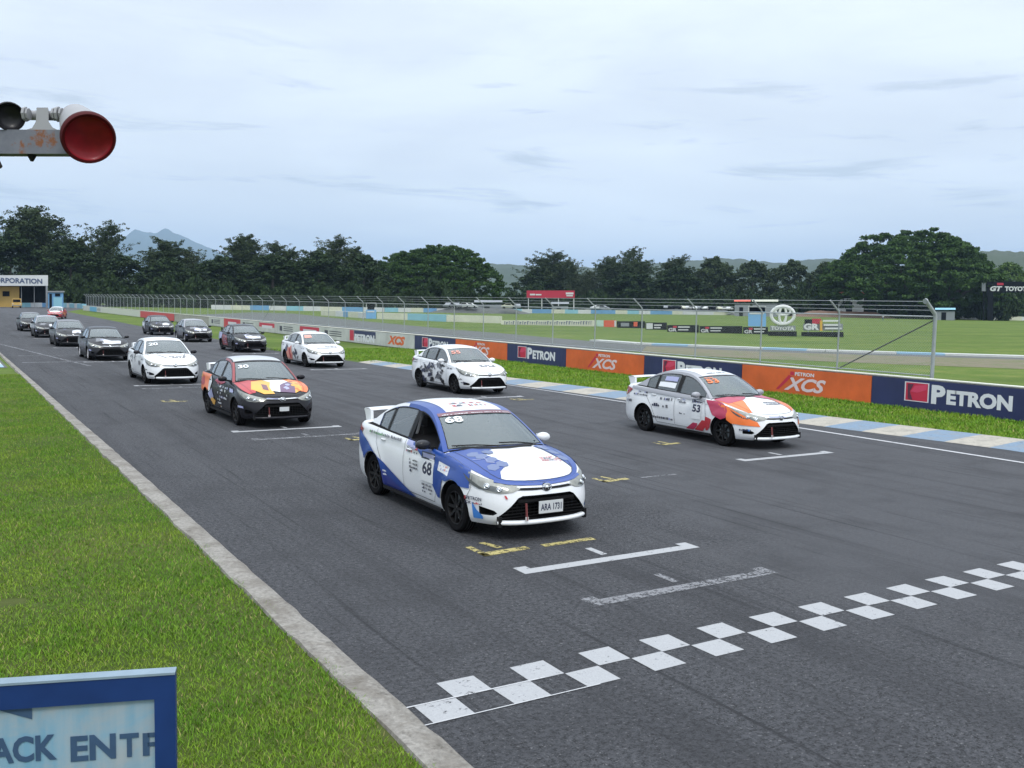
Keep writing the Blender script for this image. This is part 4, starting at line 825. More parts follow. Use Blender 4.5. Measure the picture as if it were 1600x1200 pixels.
mark('pit_exit_line', [[(3.0, 44.5), (6.2, 44.5), (6.2, 44.8), (3.0, 44.8)], [(2.9, 62), (5.2, 41.8), (5.35, 41.8), (3.05, 62)]], M_['road_white_faded'])
# second track, dirt and far kerb behind the fence
top2 = [(395, 488), (460, 490), (560, 501), (700, 514), (800, 522), (900, 531), (1000, 538), (1180, 545), (1400, 552), (1640, 559)]
bot2 = [(1640, 566), (1400, 559), (1180, 552), (1000, 549), (850, 548), (700, 538), (560, 524), (440, 510), (330, 497), (300, 492)]
gp = lambda l: [tuple(G(*p)) for p in l]
sheet('second_track', gp(top2 + bot2), -.006, M_['old_asphalt'])
sheet('dirt_shoulder', gp([(1010, 541), (1180, 549), (1400, 556), (1640, 563), (1640, 578), (1400, 569), (1180, 560), (1000, 552)]), -.002, M_['dirt_track'])
def far_kerb():
    mb = MB(); pts = [Vector((*G(*p), 0)) for p in [(930, 533), (1000, 538), (1090, 541.5), (1180, 545), (1290, 549), (1400, 552.5), (1520, 556), (1640, 559.5)]]; fine = []
    for a, b in zip(pts[:-1], pts[1:]):
        for t in np.linspace(0, 1, 9)[:-1]: fine.append(a.lerp(b, t))
    for i in range(len(fine) - 1):
        a, b = fine[i], fine[i + 1]; mb.beam(a + Vector((0, 0, .05)), b + Vector((0, 0, .05)), 1.1, .14, M_['faded_kerb_b'] if (i // 5) % 3 == 2 else M_['faded_kerb_a'])
    tag(mb.build('far_kerb'), kind='structure')
mat('faded_kerb_a', (.50, .52, .50), .8, var=.15); mat('faded_kerb_b', (.26, .42, .55), .8, var=.15); far_kerb()
# ================================================================ GRASS BLADES
def blades(name, n, region, hgt, wid, m_, seed, label=None):
    R = np.random.default_rng(seed); xy = region(R, n); n = len(xy); k = np.array([mnoise.noise((x * .9, y * .9, 0)) for x, y in xy]); h = hgt * (0.55 + .8 * R.random(n)) * (1 + .45 * k); a = R.random(n) * 2 * pi; w = wid * (0.7 + .6 * R.random(n)); la = R.random(n) * 2 * pi; ln = h * (.2 + .9 * R.random(n))
    z0 = xy[:, 2] if xy.shape[1] > 2 else .02
    dx, dy = np.cos(a) * w / 2, np.sin(a) * w / 2; lx, ly = np.cos(la) * ln, np.sin(la) * ln; X, Y = xy[:, 0], xy[:, 1]; z0 = np.full(n, .02)
    V = np.empty((n, 5, 3)); V[:, 0] = np.stack([X - dx, Y - dy, z0], 1); V[:, 1] = np.stack([X + dx, Y + dy, z0], 1); V[:, 2] = np.stack([X + dx * .8 + lx * .35, Y + dy * .8 + ly * .35, z0 + h * .6], 1); V[:, 3] = np.stack([X - dx * .8 + lx * .35, Y - dy * .8 + ly * .35, z0 + h * .6], 1); V[:, 4] = np.stack([X + lx, Y + ly, z0 + h], 1)
    me = bpy.data.meshes.new(name); me.vertices.add(n * 5); me.vertices.foreach_set('co', V.ravel()); b = np.arange(n)[:, None] * 5
    loops = np.concatenate([b + [[0, 1, 2, 3]], b + [[3, 2, 4]]], 1).ravel(); me.loops.add(n * 7); me.loops.foreach_set('vertex_index', loops.astype(np.int32)); me.polygons.add(n * 2)
    st = (np.arange(n)[:, None] * 7 + [[0, 4]]).ravel(); me.polygons.foreach_set('loop_start', st.astype(np.int32)); me.polygons.foreach_set('loop_total', np.tile([4, 3], n).astype(np.int32)); me.materials.append(m_); me.update(); me.validate()
    o = bpy.data.objects.new(name, me); COL.objects.link(o); return tag(o, label, 'grass', kind='stuff')
def reg_left(R, n):
    y = 3.6 + 34 * R.random(n) ** 1.9; t = R.random(n); near = R.random(n) < .86; x = np.where(near, -.5 + 2.98 * t, -8 + 7.5 * t); x = np.where((x > 2.36) & (R.random(n) < .6), 2.36 + .13 * R.random(n), x); x += .05 * np.sin(y * 3.1) + .03 * np.sin(y * 7.7)
    ok = ~((np.hypot((x - .52) / .14, (y - 9.62) / .12) < 1)); return np.stack([x, y], 1)[ok]
blades('lawn_grass', 330000, reg_left, .038, .0065, M_['grass_blade'], 1, 'bright green lawn grass beside the left concrete kerb')
def reg_right(R, n):
    y = 3 + 50 * R.random(n) ** 1.2; x0 = np.interp(y, [k[0] for k in KERBN] + [60], [k[1] + 1.45 for k in KERBN] + [16.9]); x0 = np.where(y > 24, x0 - np.clip((y - 24) * .06, 0, 1.6), x0); x = x0 + (24.15 - x0) * R.random(n); return np.stack([x, y], 1)
blades('verge_grass', 90000, reg_right, .07, .018, M_['grass_blade'], 2, 'green verge grass in front of the banners')
# ================================================================ BARRIER, BANNERS, FENCE
def bar_mesh():
    mb = MB(); mb.box((24.34, 106, .45), (.20, 190, .90), M_['wall_concrete']); mb.box((24.34, 106, .915), (.26, 190, .03), mat('barrier_cap', (.60, .60, .54), .8, var=.15)); return mb
bar = bar_mesh().build('barrier_wall', label='long low concrete wall carrying the banners along the right of the track', cat='barrier wall')
BX = 24.19
def on_bar(y, z): return (BX - .004, y, z)
def banner_obj(y0, y1, bg, kind, label, h=.87):
    mb = MB(); mb.add([(BX, y0 + .01, .03), (BX, y1 - .01, .03), (BX, y1 - .01, h), (BX, y0 + .01, h), (BX + .02, y0 + .01, .03), (BX + .02, y1 - .01, .03), (BX + .02, y1 - .01, h), (BX + .02, y0 + .01, h)], [(0, 3, 2, 1), (4, 5, 6, 7), (3, 7, 6, 2), (0, 4, 7, 3), (1, 2, 6, 5)], bg)
    o = mb.build('banner', label=label, cat='banner', group='advertising banners along the barrier'); o.name = 'banner'
    L = y1 - y0; yc = (y0 + y1) / 2
    def T(s, yy, z, w, hh, m_, eps=.004, **k):
        t = MB(); text_on(t, s, w, hh, lambda x, q: (BX - eps, yy - x, z + q), m_, **k); t.build('lettering', o)
    def R_(y_a, y_b, z0, z1, m_, e=.004):
        t = MB(); t.add([(BX - e, y_a, z0), (BX - e, y_b, z0), (BX - e, y_b, z1), (BX - e, y_a, z1)], [(0, 3, 2, 1)], m_); return t
    if kind == 'petron':
        yl = yc + 1.18; R_(yl - .40, yl + .40, .24, .80, B_WHITE, .003).build('emblem_frame', o); R_(yl - .36, yl + .36, .265, .775, B_RED, .005).build('emblem', o)
        t = MB(); t.add([(BX - .008, yl - .34, .75), (BX - .008, yl + .06, .70), (BX - .008, yl + .20, .52), (BX - .008, yl - .02, .50), (BX - .008, yl - .32, .60)], [(0, 1, 2, 3, 4)], B_PINK); t.add([(BX - .009, yl + .10, .74), (BX - .009, yl + .30, .74), (BX - .009, yl + .28, .30), (BX - .009, yl + .12, .28), (BX - .009, yl + .22, .52)], [(0, 1, 2, 3, 4)], B_DRED); t.build('emblem_swirl', o)
        T('P', yl - .70, .50, .44, .54, B_LET, bold=.05); T('ETRON', yl - 1.92, .46, 1.92, .42, B_LET, bold=.05)
    if kind == 'xcs':
        T('XCS', yc - .12, .37, 1.75, .44, B_LET2, shear=.35, bold=.035); T('PETRON', yc - .10, .715, .80, .12, B_LET, bold=.03); R_(yc + .34, yc + .50, .66, .78, B_RED, .004).build('emblem', o)
        t = MB(); t.add([(BX - .006, yc + 1.10, .15), (BX - .006, yc + .98, .15), (BX - .006, yc + .42, .62), (BX - .006, yc + .56, .66)], [(0, 1, 2, 3)], B_RED); t.build('red_stroke', o)
    if kind == 'petron_white':
        R_(yc - 2.2, yc + 1.5, .42, .85, B_NAVY, .003).build('navy_band', o); R_(yc + 1.55, yc + 2.3, .15, .85, B_RED, .004).build('emblem', o); T('PETRON', yc - .3, .38, 3.4, .50, B_LET, .006, bold=.06)
    if kind == 'xcs_white': T('XCS', yc, .45, 2.6, .55, B_ORANGE, shear=.3, bold=.06)
    if kind == 'red_arch':
        R_(yc - 2.2, yc + 2.2, .45, .80, B_RED, .003).build('red_band', o); T('SHELL' if 0 else 'n', yc + .4, .35, 3.0, .4, B_LET, bold=.05) if 0 else R_(yc - 1.6, yc + 1.4, .35, .60, B_WHITE, .006).build('white_band', o)
    if kind == 'lines':
        for z in (.30, .45, .60): R_(yc - 1.5, yc + .9, z, z + .06, B_INK, .004).build('dark_stripe', o)
        R_(yc + 1.2, yc + 1.9, .28, .68, B_INK, .004).build('dark_square', o)
    return o
def m_banner(name, col):
    g = NB(name); a = g.noise(1.3, 4, .6, g.vec((1, .35, 1.6))); b = g.noise(.9, 4, .6); fo = g.noise(1, 3, .5, g.vec((1, 2.2, .6)))
    g.col(g.mix(g.mr(b, .35, .7), tuple(c * .82 for c in col), tuple(min(1, c * 1.12) for c in col))); g.b.inputs['Roughness'].default_value = .42; g.bump(fo, .35, .08); return g.m
B_NAVY = m_banner('banner_navy', (.022, .030, .105)); B_ORANGE = m_banner('banner_orange', (.66, .125, .030)); B_W = m_banner('banner_white', (.52, .53, .52))
B_WHITE = mat('banner_frame_white', (.62, .60, .66), .5); B_LET = mat('letter_white', (.66, .67, .72), .5, var=.08); B_LET2 = mat('letter_pinkish', (.66, .54, .58), .5, var=.08); B_RED = mat('emblem_red', (.50, .02, .06), .45); B_DRED = mat('emblem_dark', (.10, .02, .05), .5); B_PINK = mat('emblem_pink', (.60, .05, .12), .5); B_INK = mat('banner_ink', (.05, .05, .08), .5); B_GREY = mat('banner_grey', (.40, .46, .52), .5); B_CYAN = mat('banner_cyan', (.10, .34, .55), .5); B_REDP = mat('banner_red', (.50, .05, .06), .5)
J = [2.6, 8.0, 13.45, 18.92, 24.36, 29.78, 35.31, 40.48, 46.0, 51.2, 56.5, 62.0, 67.2, 72.5, 78, 83.5, 89, 95, 101]
spec = [(B_NAVY, 'petron', 'navy banner, only its end past the right edge of the picture'), (B_ORANGE, 'xcs', 'orange banner hidden past the right edge, nearest orange one'), (B_NAVY, 'petron', 'large navy PETRON banner at the right end of the wall'), (B_ORANGE, 'xcs', 'large orange XCS banner right of car 53'), (B_NAVY, 'petron', 'navy banner half hidden behind the roof of car 53'),
        (B_ORANGE, 'xcs', 'orange XCS banner directly left of car 53'), (B_NAVY, 'petron', 'navy PETRON banner right of the black-splashed white car'), (B_ORANGE, 'xcs', 'orange banner behind the windscreen of the black-splashed white car'), (B_NAVY, 'petron', 'navy banner behind the rear wing of the black-splashed white car'), (B_W, 'xcs_white', 'white banner with orange XCS letters'), (B_W, 'petron_white', 'white banner with navy band and white PETRON letters'),
        (B_W, 'lines', 'pale banner with dark square behind the flame-door car'), (B_W, 'red_arch', 'white banner with red band behind the flame-door car roof'), (B_W, 'lines', 'pale banner with dark stripes right of the dark red car'), (B_W, 'red_arch', 'red and white banner behind the dark red car roof'), (B_W, 'lines', 'pale striped banner left of the dark red car'), (B_REDP, 'red_arch', 'small red banner between the two dark right-hand cars'), (B_W, 'lines', 'farthest striped banner, behind the silver-roofed dark car')]
for i in range(len(J) - 1):
    if i == 0: continue
    banner_obj(J[i], J[i + 1], *spec[i])
fb = [(118, 140, B_REDP, 'pinkish red far banner on the barrier'), (140, 176, mat('banner_cream', (.52, .54, .48), .6), 'long cream far banner on the barrier'), (176, 182, B_W, 'white far banner with dark marks on the barrier'), (182, 191, B_CYAN, 'blue far banner on the barrier'), (191, 200, B_W, 'last white banner at the far end of the barrier')]
for a, b, m_, lab in fb:
    banner_obj(a, b, m_, 'lines' if 'marks' in lab else '', lab)
# chain link fence on top of / right behind the wall
def m_mesh():
    g = NB('chain_link'); v = g.vec(world=False); sp = g.n('ShaderNodeSeparateXYZ'); g.l(v, sp.inputs[0]); u = sp.outputs[1]; w = sp.outputs[2]; S = 2 * pi / .085
    def line(op):
        q = g.mth('SINE', g.mth('MULTIPLY', g.mth(op, u, w), S / 2), 0); return g.mr(g.mth('ABSOLUTE', q, 0), 0.0, .16, 1, 0)
    f = g.mth('MAXIMUM', line('ADD'), line('SUBTRACT')); g.l(g.mr(f, .3, .5), g.b.inputs['Alpha']); g.b.inputs['Base Color'].default_value = (.30, .34, .35, 1); g.b.inputs['Roughness'].default_value = .6; return g.m
m_mesh(); fence = empty('chain_link_fence', (24.72, 17.27, 0), 0, 'tall galvanised chain link fence with slanted arms behind the banner wall', 'fence')
FY = [0.0, 3.42, 6.77, 10.12, 13.38, 16.62, 19.96]
while FY[-1] < 182: FY.append(FY[-1] + 3.32)
def post_mb(th):
    mb = MB(); mb.tube([(0, 0, .02), (0, 0, 2.70), (-.03, 0, 2.78), (-.46, 0, 3.14)], th, galv, 8); return mb
p0 = None
for i, y in enumerate(FY):
    if i == 0: mb = post_mb(.055); mb.tube([(-.46, 0, 3.14), (-.50, .0, 3.13)], .085, galv, 8); p = mb.build('fence_post', fence, smooth=50)
    elif p0 is None: p0 = p = post_mb(.027).build('fence_post', fence, smooth=50)
    else: p = p0.copy(); COL.objects.link(p)
    p.location = (0, y, 0)
Lf = FY[-1]
for z, x, r in ((2.70, 0, .024), (.98, 0, .018)): mb = MB(); mb.tube([(x, 0, z), (x, Lf, z)], r, galv, 6); mb.build('fence_rail', fence)
for z, x, r in ((2.88, -.14, .007), (3.0, -.29, .007), (3.13, -.45, .009)): mb = MB(); mb.tube([(x, 0, z), (x, Lf, z)], r, galv, 5); mb.build('barbed_wire', fence)
mb = MB(); mb.tube([(.02, 0, 2.62), (.02, 3.42, .95)], .020, mat('brace_dark', (.05, .055, .06), .6), 6); mb.build('brace', fence)
mb = MB(); mb.tube([(.02, FY[19], 2.62), (.02, FY[20], .95)], .020, galv, 6); mb.build('brace', fence)
mb = MB(); mb.add([(0, 0, .85), (0, Lf, .85), (0, Lf, 2.70), (0, 0, 2.70)], [(0, 1, 2, 3)], M_['chain_link']); mb.build('mesh', fence)
# ================================================================ NEAR: START LIGHTS AND SIGN
def lights():
    D = 3.5; right = Vector(CM[0]); up = Vector(CM[1]); fwd = Vector(CM[2])
    base = U(-40, 232, D); g_ = empty('start_light_gantry', base, 0, 'weathered white steel beam with rust spots carrying the two signal lamps', 'lamp beam')
    lt = empty('signal_light', U(138, 215, D - .1), 0, 'signal lamp with large round dark red lens at the end of the beam', 'signal lamp')
    l2 = empty('signal_light', U(15, 182, D - .02), 0, 'signal lamp with black unlit lens left of the red one', 'signal lamp')
    beam_m = NB('beam_paint'); a = beam_m.noise(6, 5, .7, beam_m.vec(world=True)); b = beam_m.noise(9, 6, .75, beam_m.vec(world=True)); cr = U(63, 225, D)
    d = beam_m.n('ShaderNodeVectorMath'); d.operation = 'DISTANCE'; beam_m.l(beam_m.geo.outputs['Position'], d.inputs[0]); d.inputs[1].default_value = cr
    rust = beam_m.mr(beam_m.mth('SUBTRACT', b, beam_m.mth('MULTIPLY', d.outputs['Value'], 2.2)), .36, .45)
    beam_m.col(beam_m.mix(rust, beam_m.mix(beam_m.mr(a, .35, .65), (.085, .095, .12), (.14, .15, .175)), (.16, .055, .015))); beam_m.b.inputs['Roughness'].default_value = .6
    bp = mat('lamp_grey_paint', (.27, .275, .29), .55, var=.12, vs=12)
    mb = MB(); mb.beam(U(-420, 222, D) - base, U(122, 224, D) - base, .045, .088, beam_m.m, up=up); ob = mb.build('beam', g_)
    # flared bracket
    pr = [(28, 206), (36, 204), (50, 200), (56, 190), (57, 172), (57, 168), (75, 168), (76, 172), (76, 190), (82, 199), (92, 204), (96, 206), (92, 208), (32, 208)]
    mb = MB(); n = len(pr); vs = [U(x, y, D - .022) - base for x, y in pr] + [U(x, y, D + .03) - base for x, y in pr]
    mb.add(vs, [tuple(range(n))[::-1], tuple(range(n, 2 * n))] + [(i, (i + 1) % n, (i + 1) % n + n, i + n) for i in range(n)], bp); mb.build('bracket', g_)
    mb = MB(); mb.tube([U(36, 180, D + .05) - base, U(112, 181, D) - base], .018, bp, 12)
    for x0, x1, r in ((38, 42, .027), (43, 46, .022), (84, 87, .024), (89, 93, .028), (95, 98, .023)): mb.tube([U(x0, 178.5, D) - base, U(x1, 178.5, D) - base], r, bp, 8)
    mb.build('pipe', g_, smooth=35)
    mb = MB(); mb.tube([U(50, 243, D) - base, U(50, 252, D) - base], [.018, .006], black, 6); mb.build('bolt', g_); mb = MB(); mb.tube([U(-12, 240, D) - base, U(-2, 262, D) - base], .014, black, 6); mb.build('cable_end', g_)
    px = U(-380, 222, D); mb = MB(); mb.box(Vector((px.x, px.y, (px.z + .1) / 2)) - base, (.12, .12, px.z + .1), beam_m.m); mb.build('post', g_)
    def lamp(root, c, back, r, col_lens, name):
        ax = (back - c).normalized(); L = (back - c).length; mb = MB(); mb.lathe([(-.005, r), (0, r * 1.02), (.02, r * 1.0), (L * .55, r * .80), (L * .9, r * .66), (L, r * .5), (L, 0)], bp, Vector((0, 0, 0)), ax, 40); mb.build('housing', root, smooth=40)
        mb = MB(); mb.lathe([(-.012, r * .90), (-.014, r * 1.0), (-.006, r * 1.05), (.012, r * 1.04)], mat(name + '_rim', tuple(x * .30 for x in col_lens), .6, spec=.2), Vector((0, 0, 0)), ax, 40); mb.build('rim', root, smooth=50)
        mb = MB(); mb.lathe([(-.012, r * .93), (-.004, r * .90), (.004, r * .80), (.012, r * .55), (.016, r * .3), (.018, 0)], mat(name, col_lens, .42, coat=.1, var=.7, vs=16, spec=.3), Vector((0, 0, 0)), ax, 40); mb.build('lens', root, smooth=60)
    c = U(138, 215, D - .1); lamp(lt, c, U(117, 184, D + .06), .089, (.19, .004, .010), 'red_lens')
    c = U(15, 182, D - .02); lamp(l2, c, U(9, 174, D + .16), .050, (.012, .012, .016), 'dark_lens')
lights()
def sign():
    D0 = 3.1; C = U(138, 1130, D0); ax = Vector(ray(7230, 596.)).normalized(); ax = Vector((ax.x, ax.y, 0)).normalized(); nrm = ax.cross(Vector((0, 0, 1))).normalized()
    if nrm.dot(Vector((0, 0, H)) - C) < 0: nrm = -nrm
    tilt = Matrix.Rotation(radians(-4), 3, ax); upv = Vector((0, 0, 1))
    def hit(px, py):
        d = Vector(ray(px, py)); o_ = Vector((0, 0, H)); t = (C - o_).dot(nrm) / d.dot(nrm); return o_ + d * t
    tr = hit(274, 1052); k = lambda u, v, w=0: Vector((0, 0, 0)) + ax * u + upv * v + nrm * w     # local: u left-negative from the top right corner, v down-negative
    root = empty('track_entrance_sign', tr, 0, 'blue framed pale sign with an arrow and TRACK ENTRANCE lettering at the bottom left', 'sign')
    inv = lambda p: ((p - tr).dot(ax), (p - tr).dot(upv))
    fw = abs(inv(hit(242, 1120))[0]); fh = abs(inv(hit(120, 1097))[1] - inv(hit(120, 1059.5))[1]); Wd, Ht = 1.35, .62
    blue = mat('sign_blue', (.008, .032, .13), .5, var=.35, vs=7, spec=.3)
    edge = mat('sign_edge_highlight', (.20, .27, .33), .6, var=.3, vs=9)  # paler than the frame: colour of the painted highlight along its top
    for nm, a, b in (('frame', (-Wd, -fh / 2), (0, -fh / 2)), ('frame', (-Wd, -Ht + fh / 2), (0, -Ht + fh / 2))):
        mb = MB(); mb.beam(k(*a, -.01), k(*b, -.01), fh, .04, blue, up=nrm); mb.build('frame', root)
    for u in (-fw / 2, -Wd + fw / 2): mb = MB(); mb.beam(k(u, -fh, -.0105), k(u, -Ht + fh, -.0105), fw, .04, blue, up=nrm); mb.build('frame', root)
    mb = MB(); mb.beam(k(-Wd, .004, -.012), k(0, .004, -.012), .05, .008, edge, up=upv); mb.build('top_highlight', root)  # thin pale strip paints the highlight on the frame's upper edge
    g = NB('sign_face'); a = g.noise(2.2, 6, .7, g.vec((1, 1, 1.2), loc=(.3, 0, 0), world=False), .6); b = g.noise(30, 3, .6, g.vec((1, 1, .08), world=False)); g.col(g.mix(g.mr(b, .35, .7, 0, .35), g.mix(g.mr(a, .40, .60), (.30, .34, .37), (.16, .33, .46)), (.40, .43, .45))); g.b.inputs['Roughness'].default_value = .5
    mb = MB(); mb.add([k(-Wd, -Ht, -.004), k(0, -Ht, -.004), k(0, 0, -.004), k(-Wd, 0, -.004), k(-Wd, -Ht, -.02), k(0, -Ht, -.02), k(0, 0, -.02), k(-Wd, 0, -.02)], [(0, 1, 2, 3), (4, 7, 6, 5)], g.m); mb.build('face', root)
    ink = mat('sign_ink', (.035, .075, .15), .5, var=.2, vs=20)
    def txt(s, xl, xr, yt, yb, clip=None):
        a = inv(hit(xl, (yt + yb) / 2)); b = inv(hit(xr, (yt + yb) / 2)); t_ = inv(hit((xl + xr) / 2, yt))[1]; bo = inv(hit((xl + xr) / 2, yb))[1]; mb = MB()
        text_on(mb, s, b[0] - a[0], t_ - bo, lambda x, y: k((a[0] + b[0]) / 2 + x, (t_ + bo) / 2 + y, -.001), ink, bold=.035); mb.build('lettering', root)
    txt('TRACK', -75, 89, 1153, 1194); txt('EN', 110, 181, 1148.5, 1188); txt('T', 187, 217, 1146, 1183)
    a = inv(hit(223, 1165)); t_ = inv(hit(230, 1145.5))[1]; bo = inv(hit(230, 1181))[1]; h_ = t_ - bo; w_ = -fw - a[0] + .002; mb = MB()     # the R runs under the frame
    for (u0, u1, v0, v1) in ((0, .27 * h_, 0, 1), (.2 * h_, w_, .80, 1), (.2 * h_, w_, .40, .58)): mb.add([k(a[0] + u0, bo + v0 * h_, -.001), k(a[0] + u1, bo + v0 * h_, -.001), k(a[0] + u1, bo + v1 * h_, -.001), k(a[0] + u0, bo + v1 * h_, -.001)], [(0, 1, 2, 3)], ink)
    mb.build('lettering', root)
    ar = [inv(hit(*p)) for p in ((50, 1106), (50, 1124), (-25, 1104), (-25, 1101))]; mb = MB(); mb.add([k(u, v, -.001) for u, v in ar], [(0, 1, 2, 3)], ink); mb.build('arrow', root)
    for u in (-.08, -Wd + .08): mb = MB(); mb.beam(k(u, .0 - Ht, -.06), k(u, -tr.z, -.06), .05, .05, galv, up=nrm); mb.build('post', root)
sign()
# ================================================================ TREES
def leaf_cloud(centers, radii, n_per, size, seed, squash=.75):
    R = np.random.default_rng(seed); C = np.repeat(np.array(centers), n_per, axis=0); r = np.repeat(np.array(radii), n_per); N_ = len(C)
    d = R.normal(size=(N_, 3)); d /= np.linalg.norm(d, axis=1)[:, None]; p = C + d * (r * R.random(N_) ** .45)[:, None] * np.array([1, 1, squash])
    a = R.normal(size=(N_, 3)); a /= np.linalg.norm(a, axis=1)[:, None]; b = np.cross(a, R.normal(size=(N_, 3))); b /= np.linalg.norm(b, axis=1)[:, None]; s = size * (.5 + R.random(N_))[:, None]
    return np.stack([p - a * s, p + b * s * .55, p + a * s, p - b * s * .55], 1)
def leaf_mesh(name, V, m_):
    n = len(V); me = bpy.data.meshes.new(name); me.vertices.add(n * 4); me.vertices.foreach_set('co', V.reshape(-1)); me.loops.add(n * 4); me.loops.foreach_set('vertex_index', np.arange(n * 4, dtype=np.int32)); me.polygons.add(n)
    me.polygons.foreach_set('loop_start', np.arange(0, n * 4, 4, dtype=np.int32)); me.polygons.foreach_set('loop_total', np.full(n, 4, dtype=np.int32)); me.materials.append(m_); me.update(); me.validate(); return me
def make_tree(name, kind, seed, m_):
    rn = random.Random(seed); cs, rs, mb = [], [], MB(); root = empty(name)
    if kind == 'feather':       # 20 m casuarina-like tree, open airy top over a dense skirt
        Ht = 20; nt = rn.randint(3, 4)
        for t in range(nt):
            bx, by = rn.uniform(-3.0, 3.0), rn.uniform(-2, 2); th = Ht * (.97 if t == 0 else rn.uniform(.62, .92)); tip = Vector((bx * 2.0, by * 1.6, th)); mb.tube([(bx * .3, by * .3, 0), (bx * .8, by * .8, th * .4), (bx * 1.4, by * 1.3, th * .75), tip], [.42, .28, .15, .04], bark, 6)
            for q in range(120):
                f = rn.uniform(.08, 1.0) ** .9; z = th * f; wd = 5.2 * max(0, 1 - abs(f - .42) / .62) ** .5 + .6; a = rn.uniform(0, 2 * pi); L = wd * rn.uniform(.35, 1.15) * (1 + .25 * sin(2 * a + t * 2 + seed)); c0 = Vector((bx * (.3 + 1.6 * f), by * (.3 + 1.3 * f), z - .4)); c = c0 + Vector((cos(a) * L, sin(a) * L, L * rn.uniform(.3, .8)))
                for k in range(5): u = .25 + .75 * k / 4; p_ = c0.lerp(c, u); cs.append((p_.x + rn.uniform(-.3, .3), p_.y + rn.uniform(-.3, .3), p_.z + .25 * u + rn.uniform(-.2, .2))); rs.append((.85 - .35 * u) * rn.uniform(.7, 1.4) * (1.5 - .60 * f))
                if q % 4 == 0: mb.tube([c0, c], [.08, .02], bark, 4)
        V = leaf_cloud(cs, rs, 20, .185, seed)
    if kind == 'dense':
        for q in range(210):
            a = rn.uniform(0, 2 * pi); f = rn.random(); R_ = 6.2 * (1 - .65 * abs(f * 2 - .8) ** 2.2) * rn.random() ** .4; cs.append((cos(a) * R_, sin(a) * R_, 1.0 + 13 * f + rn.uniform(-.5, .5))); rs.append(rn.uniform(.5, 1.3))
        mb.tube([(0, 0, 0), (.3, .2, 5), (.2, 0, 9)], [.45, .3, .1], bark, 7); V = leaf_cloud(cs, rs, 70, .27, seed)
    if kind == 'bush':
        for q in range(40): a = rn.uniform(0, 2 * pi); R_ = 5.5 * rn.random() ** .5; cs.append((cos(a) * R_, sin(a) * R_ * .7, .4 + 4.0 * rn.random() * (1 - R_ / 9))); rs.append(rn.uniform(.7, 1.5))
        mb.tube([(0, 0, 0), (0, 0, 2)], [.2, .1], bark, 6); V = leaf_cloud(cs, rs, 110, .30, seed)
    if kind == 'rain':          # unit: 30 m wide, 15 m high umbrella dome of flat layered pads
        for q in range(640):
            a = rn.uniform(0, 2 * pi); t = rn.random() ** .55; R_ = 14.6 * t; top = 14.2 * (1 - .62 * t ** 2.4) * (1 + t * (.07 * sin(3 * a + 1 + seed) + .05 * sin(7 * a))); z = top * rn.uniform(.80, 1.0) if rn.random() < .62 else rn.uniform(2.2, max(2.6, top * .85)); cs.append((cos(a) * R_, sin(a) * R_, z)); rs.append(rn.uniform(.6, 1.5))
        for q in range(16):
            a = 2 * pi * q / 16 + rn.uniform(-.2, .2); L = rn.uniform(6, 12); mb.tube([(0, 0, 1.5), (cos(a) * L * .35, sin(a) * L * .35, 4.5), (cos(a) * L, sin(a) * L, 9.5 - L * .2)], [.5, .3, .08], bark, 5)
        mb.tube([(0, 0, 0), (0, .1, 2.2)], [1.1, .8], bark, 9); V = leaf_cloud(cs, rs, 100, .24, seed, .36)
    me = leaf_mesh('crown', V, m_); c = bpy.data.objects.new('crown', me); COL.objects.link(c); c.parent = root; mb.build('trunk', root, smooth=60); return root
FARG = 'trees along the far side of the circuit'
PR = {}
def tree(kind, px, w_px, top_px, D, lab, m_='leaf_grey_green', name='tree', seed=1, group=FARG):
    D = D + 45 if px < 760 else D + 95
    if kind == 'rain': D = 330 if px < 760 else 405
    key = (kind, seed, m_); hz = HORZ(px); new = key not in PR
    r = make_tree(name, kind, seed, MATS[m_]) if new else copy_tree2(PR[key]); 
    if new: PR[key] = r
    d = ray(px, hz); d = d / np.hypot(d[0], d[1]); r.location = (d[0] * D, d[1] * D, 0); hh = (hz - top_px) / FPX * D + H; h0 = {'feather': 22.2, 'dense': 15.0, 'bush': 5.2, 'rain': 15.4}[kind]; w0 = {'feather': 13, 'dense': 13.5, 'bush': 12, 'rain': 30.5}[kind]
    sw = w_px / FPX * D / w0; r.scale = (sw, sw, hh / h0); r.rotation_euler = (0, 0, (px * 1.7) % 6.28); return tag(r, lab, 'tree', group)
def copy_tree2(o):
    c = o.copy(); COL.objects.link(c)
    for ch in children(o): q = ch.copy(); COL.objects.link(q); q.parent = c
    return c
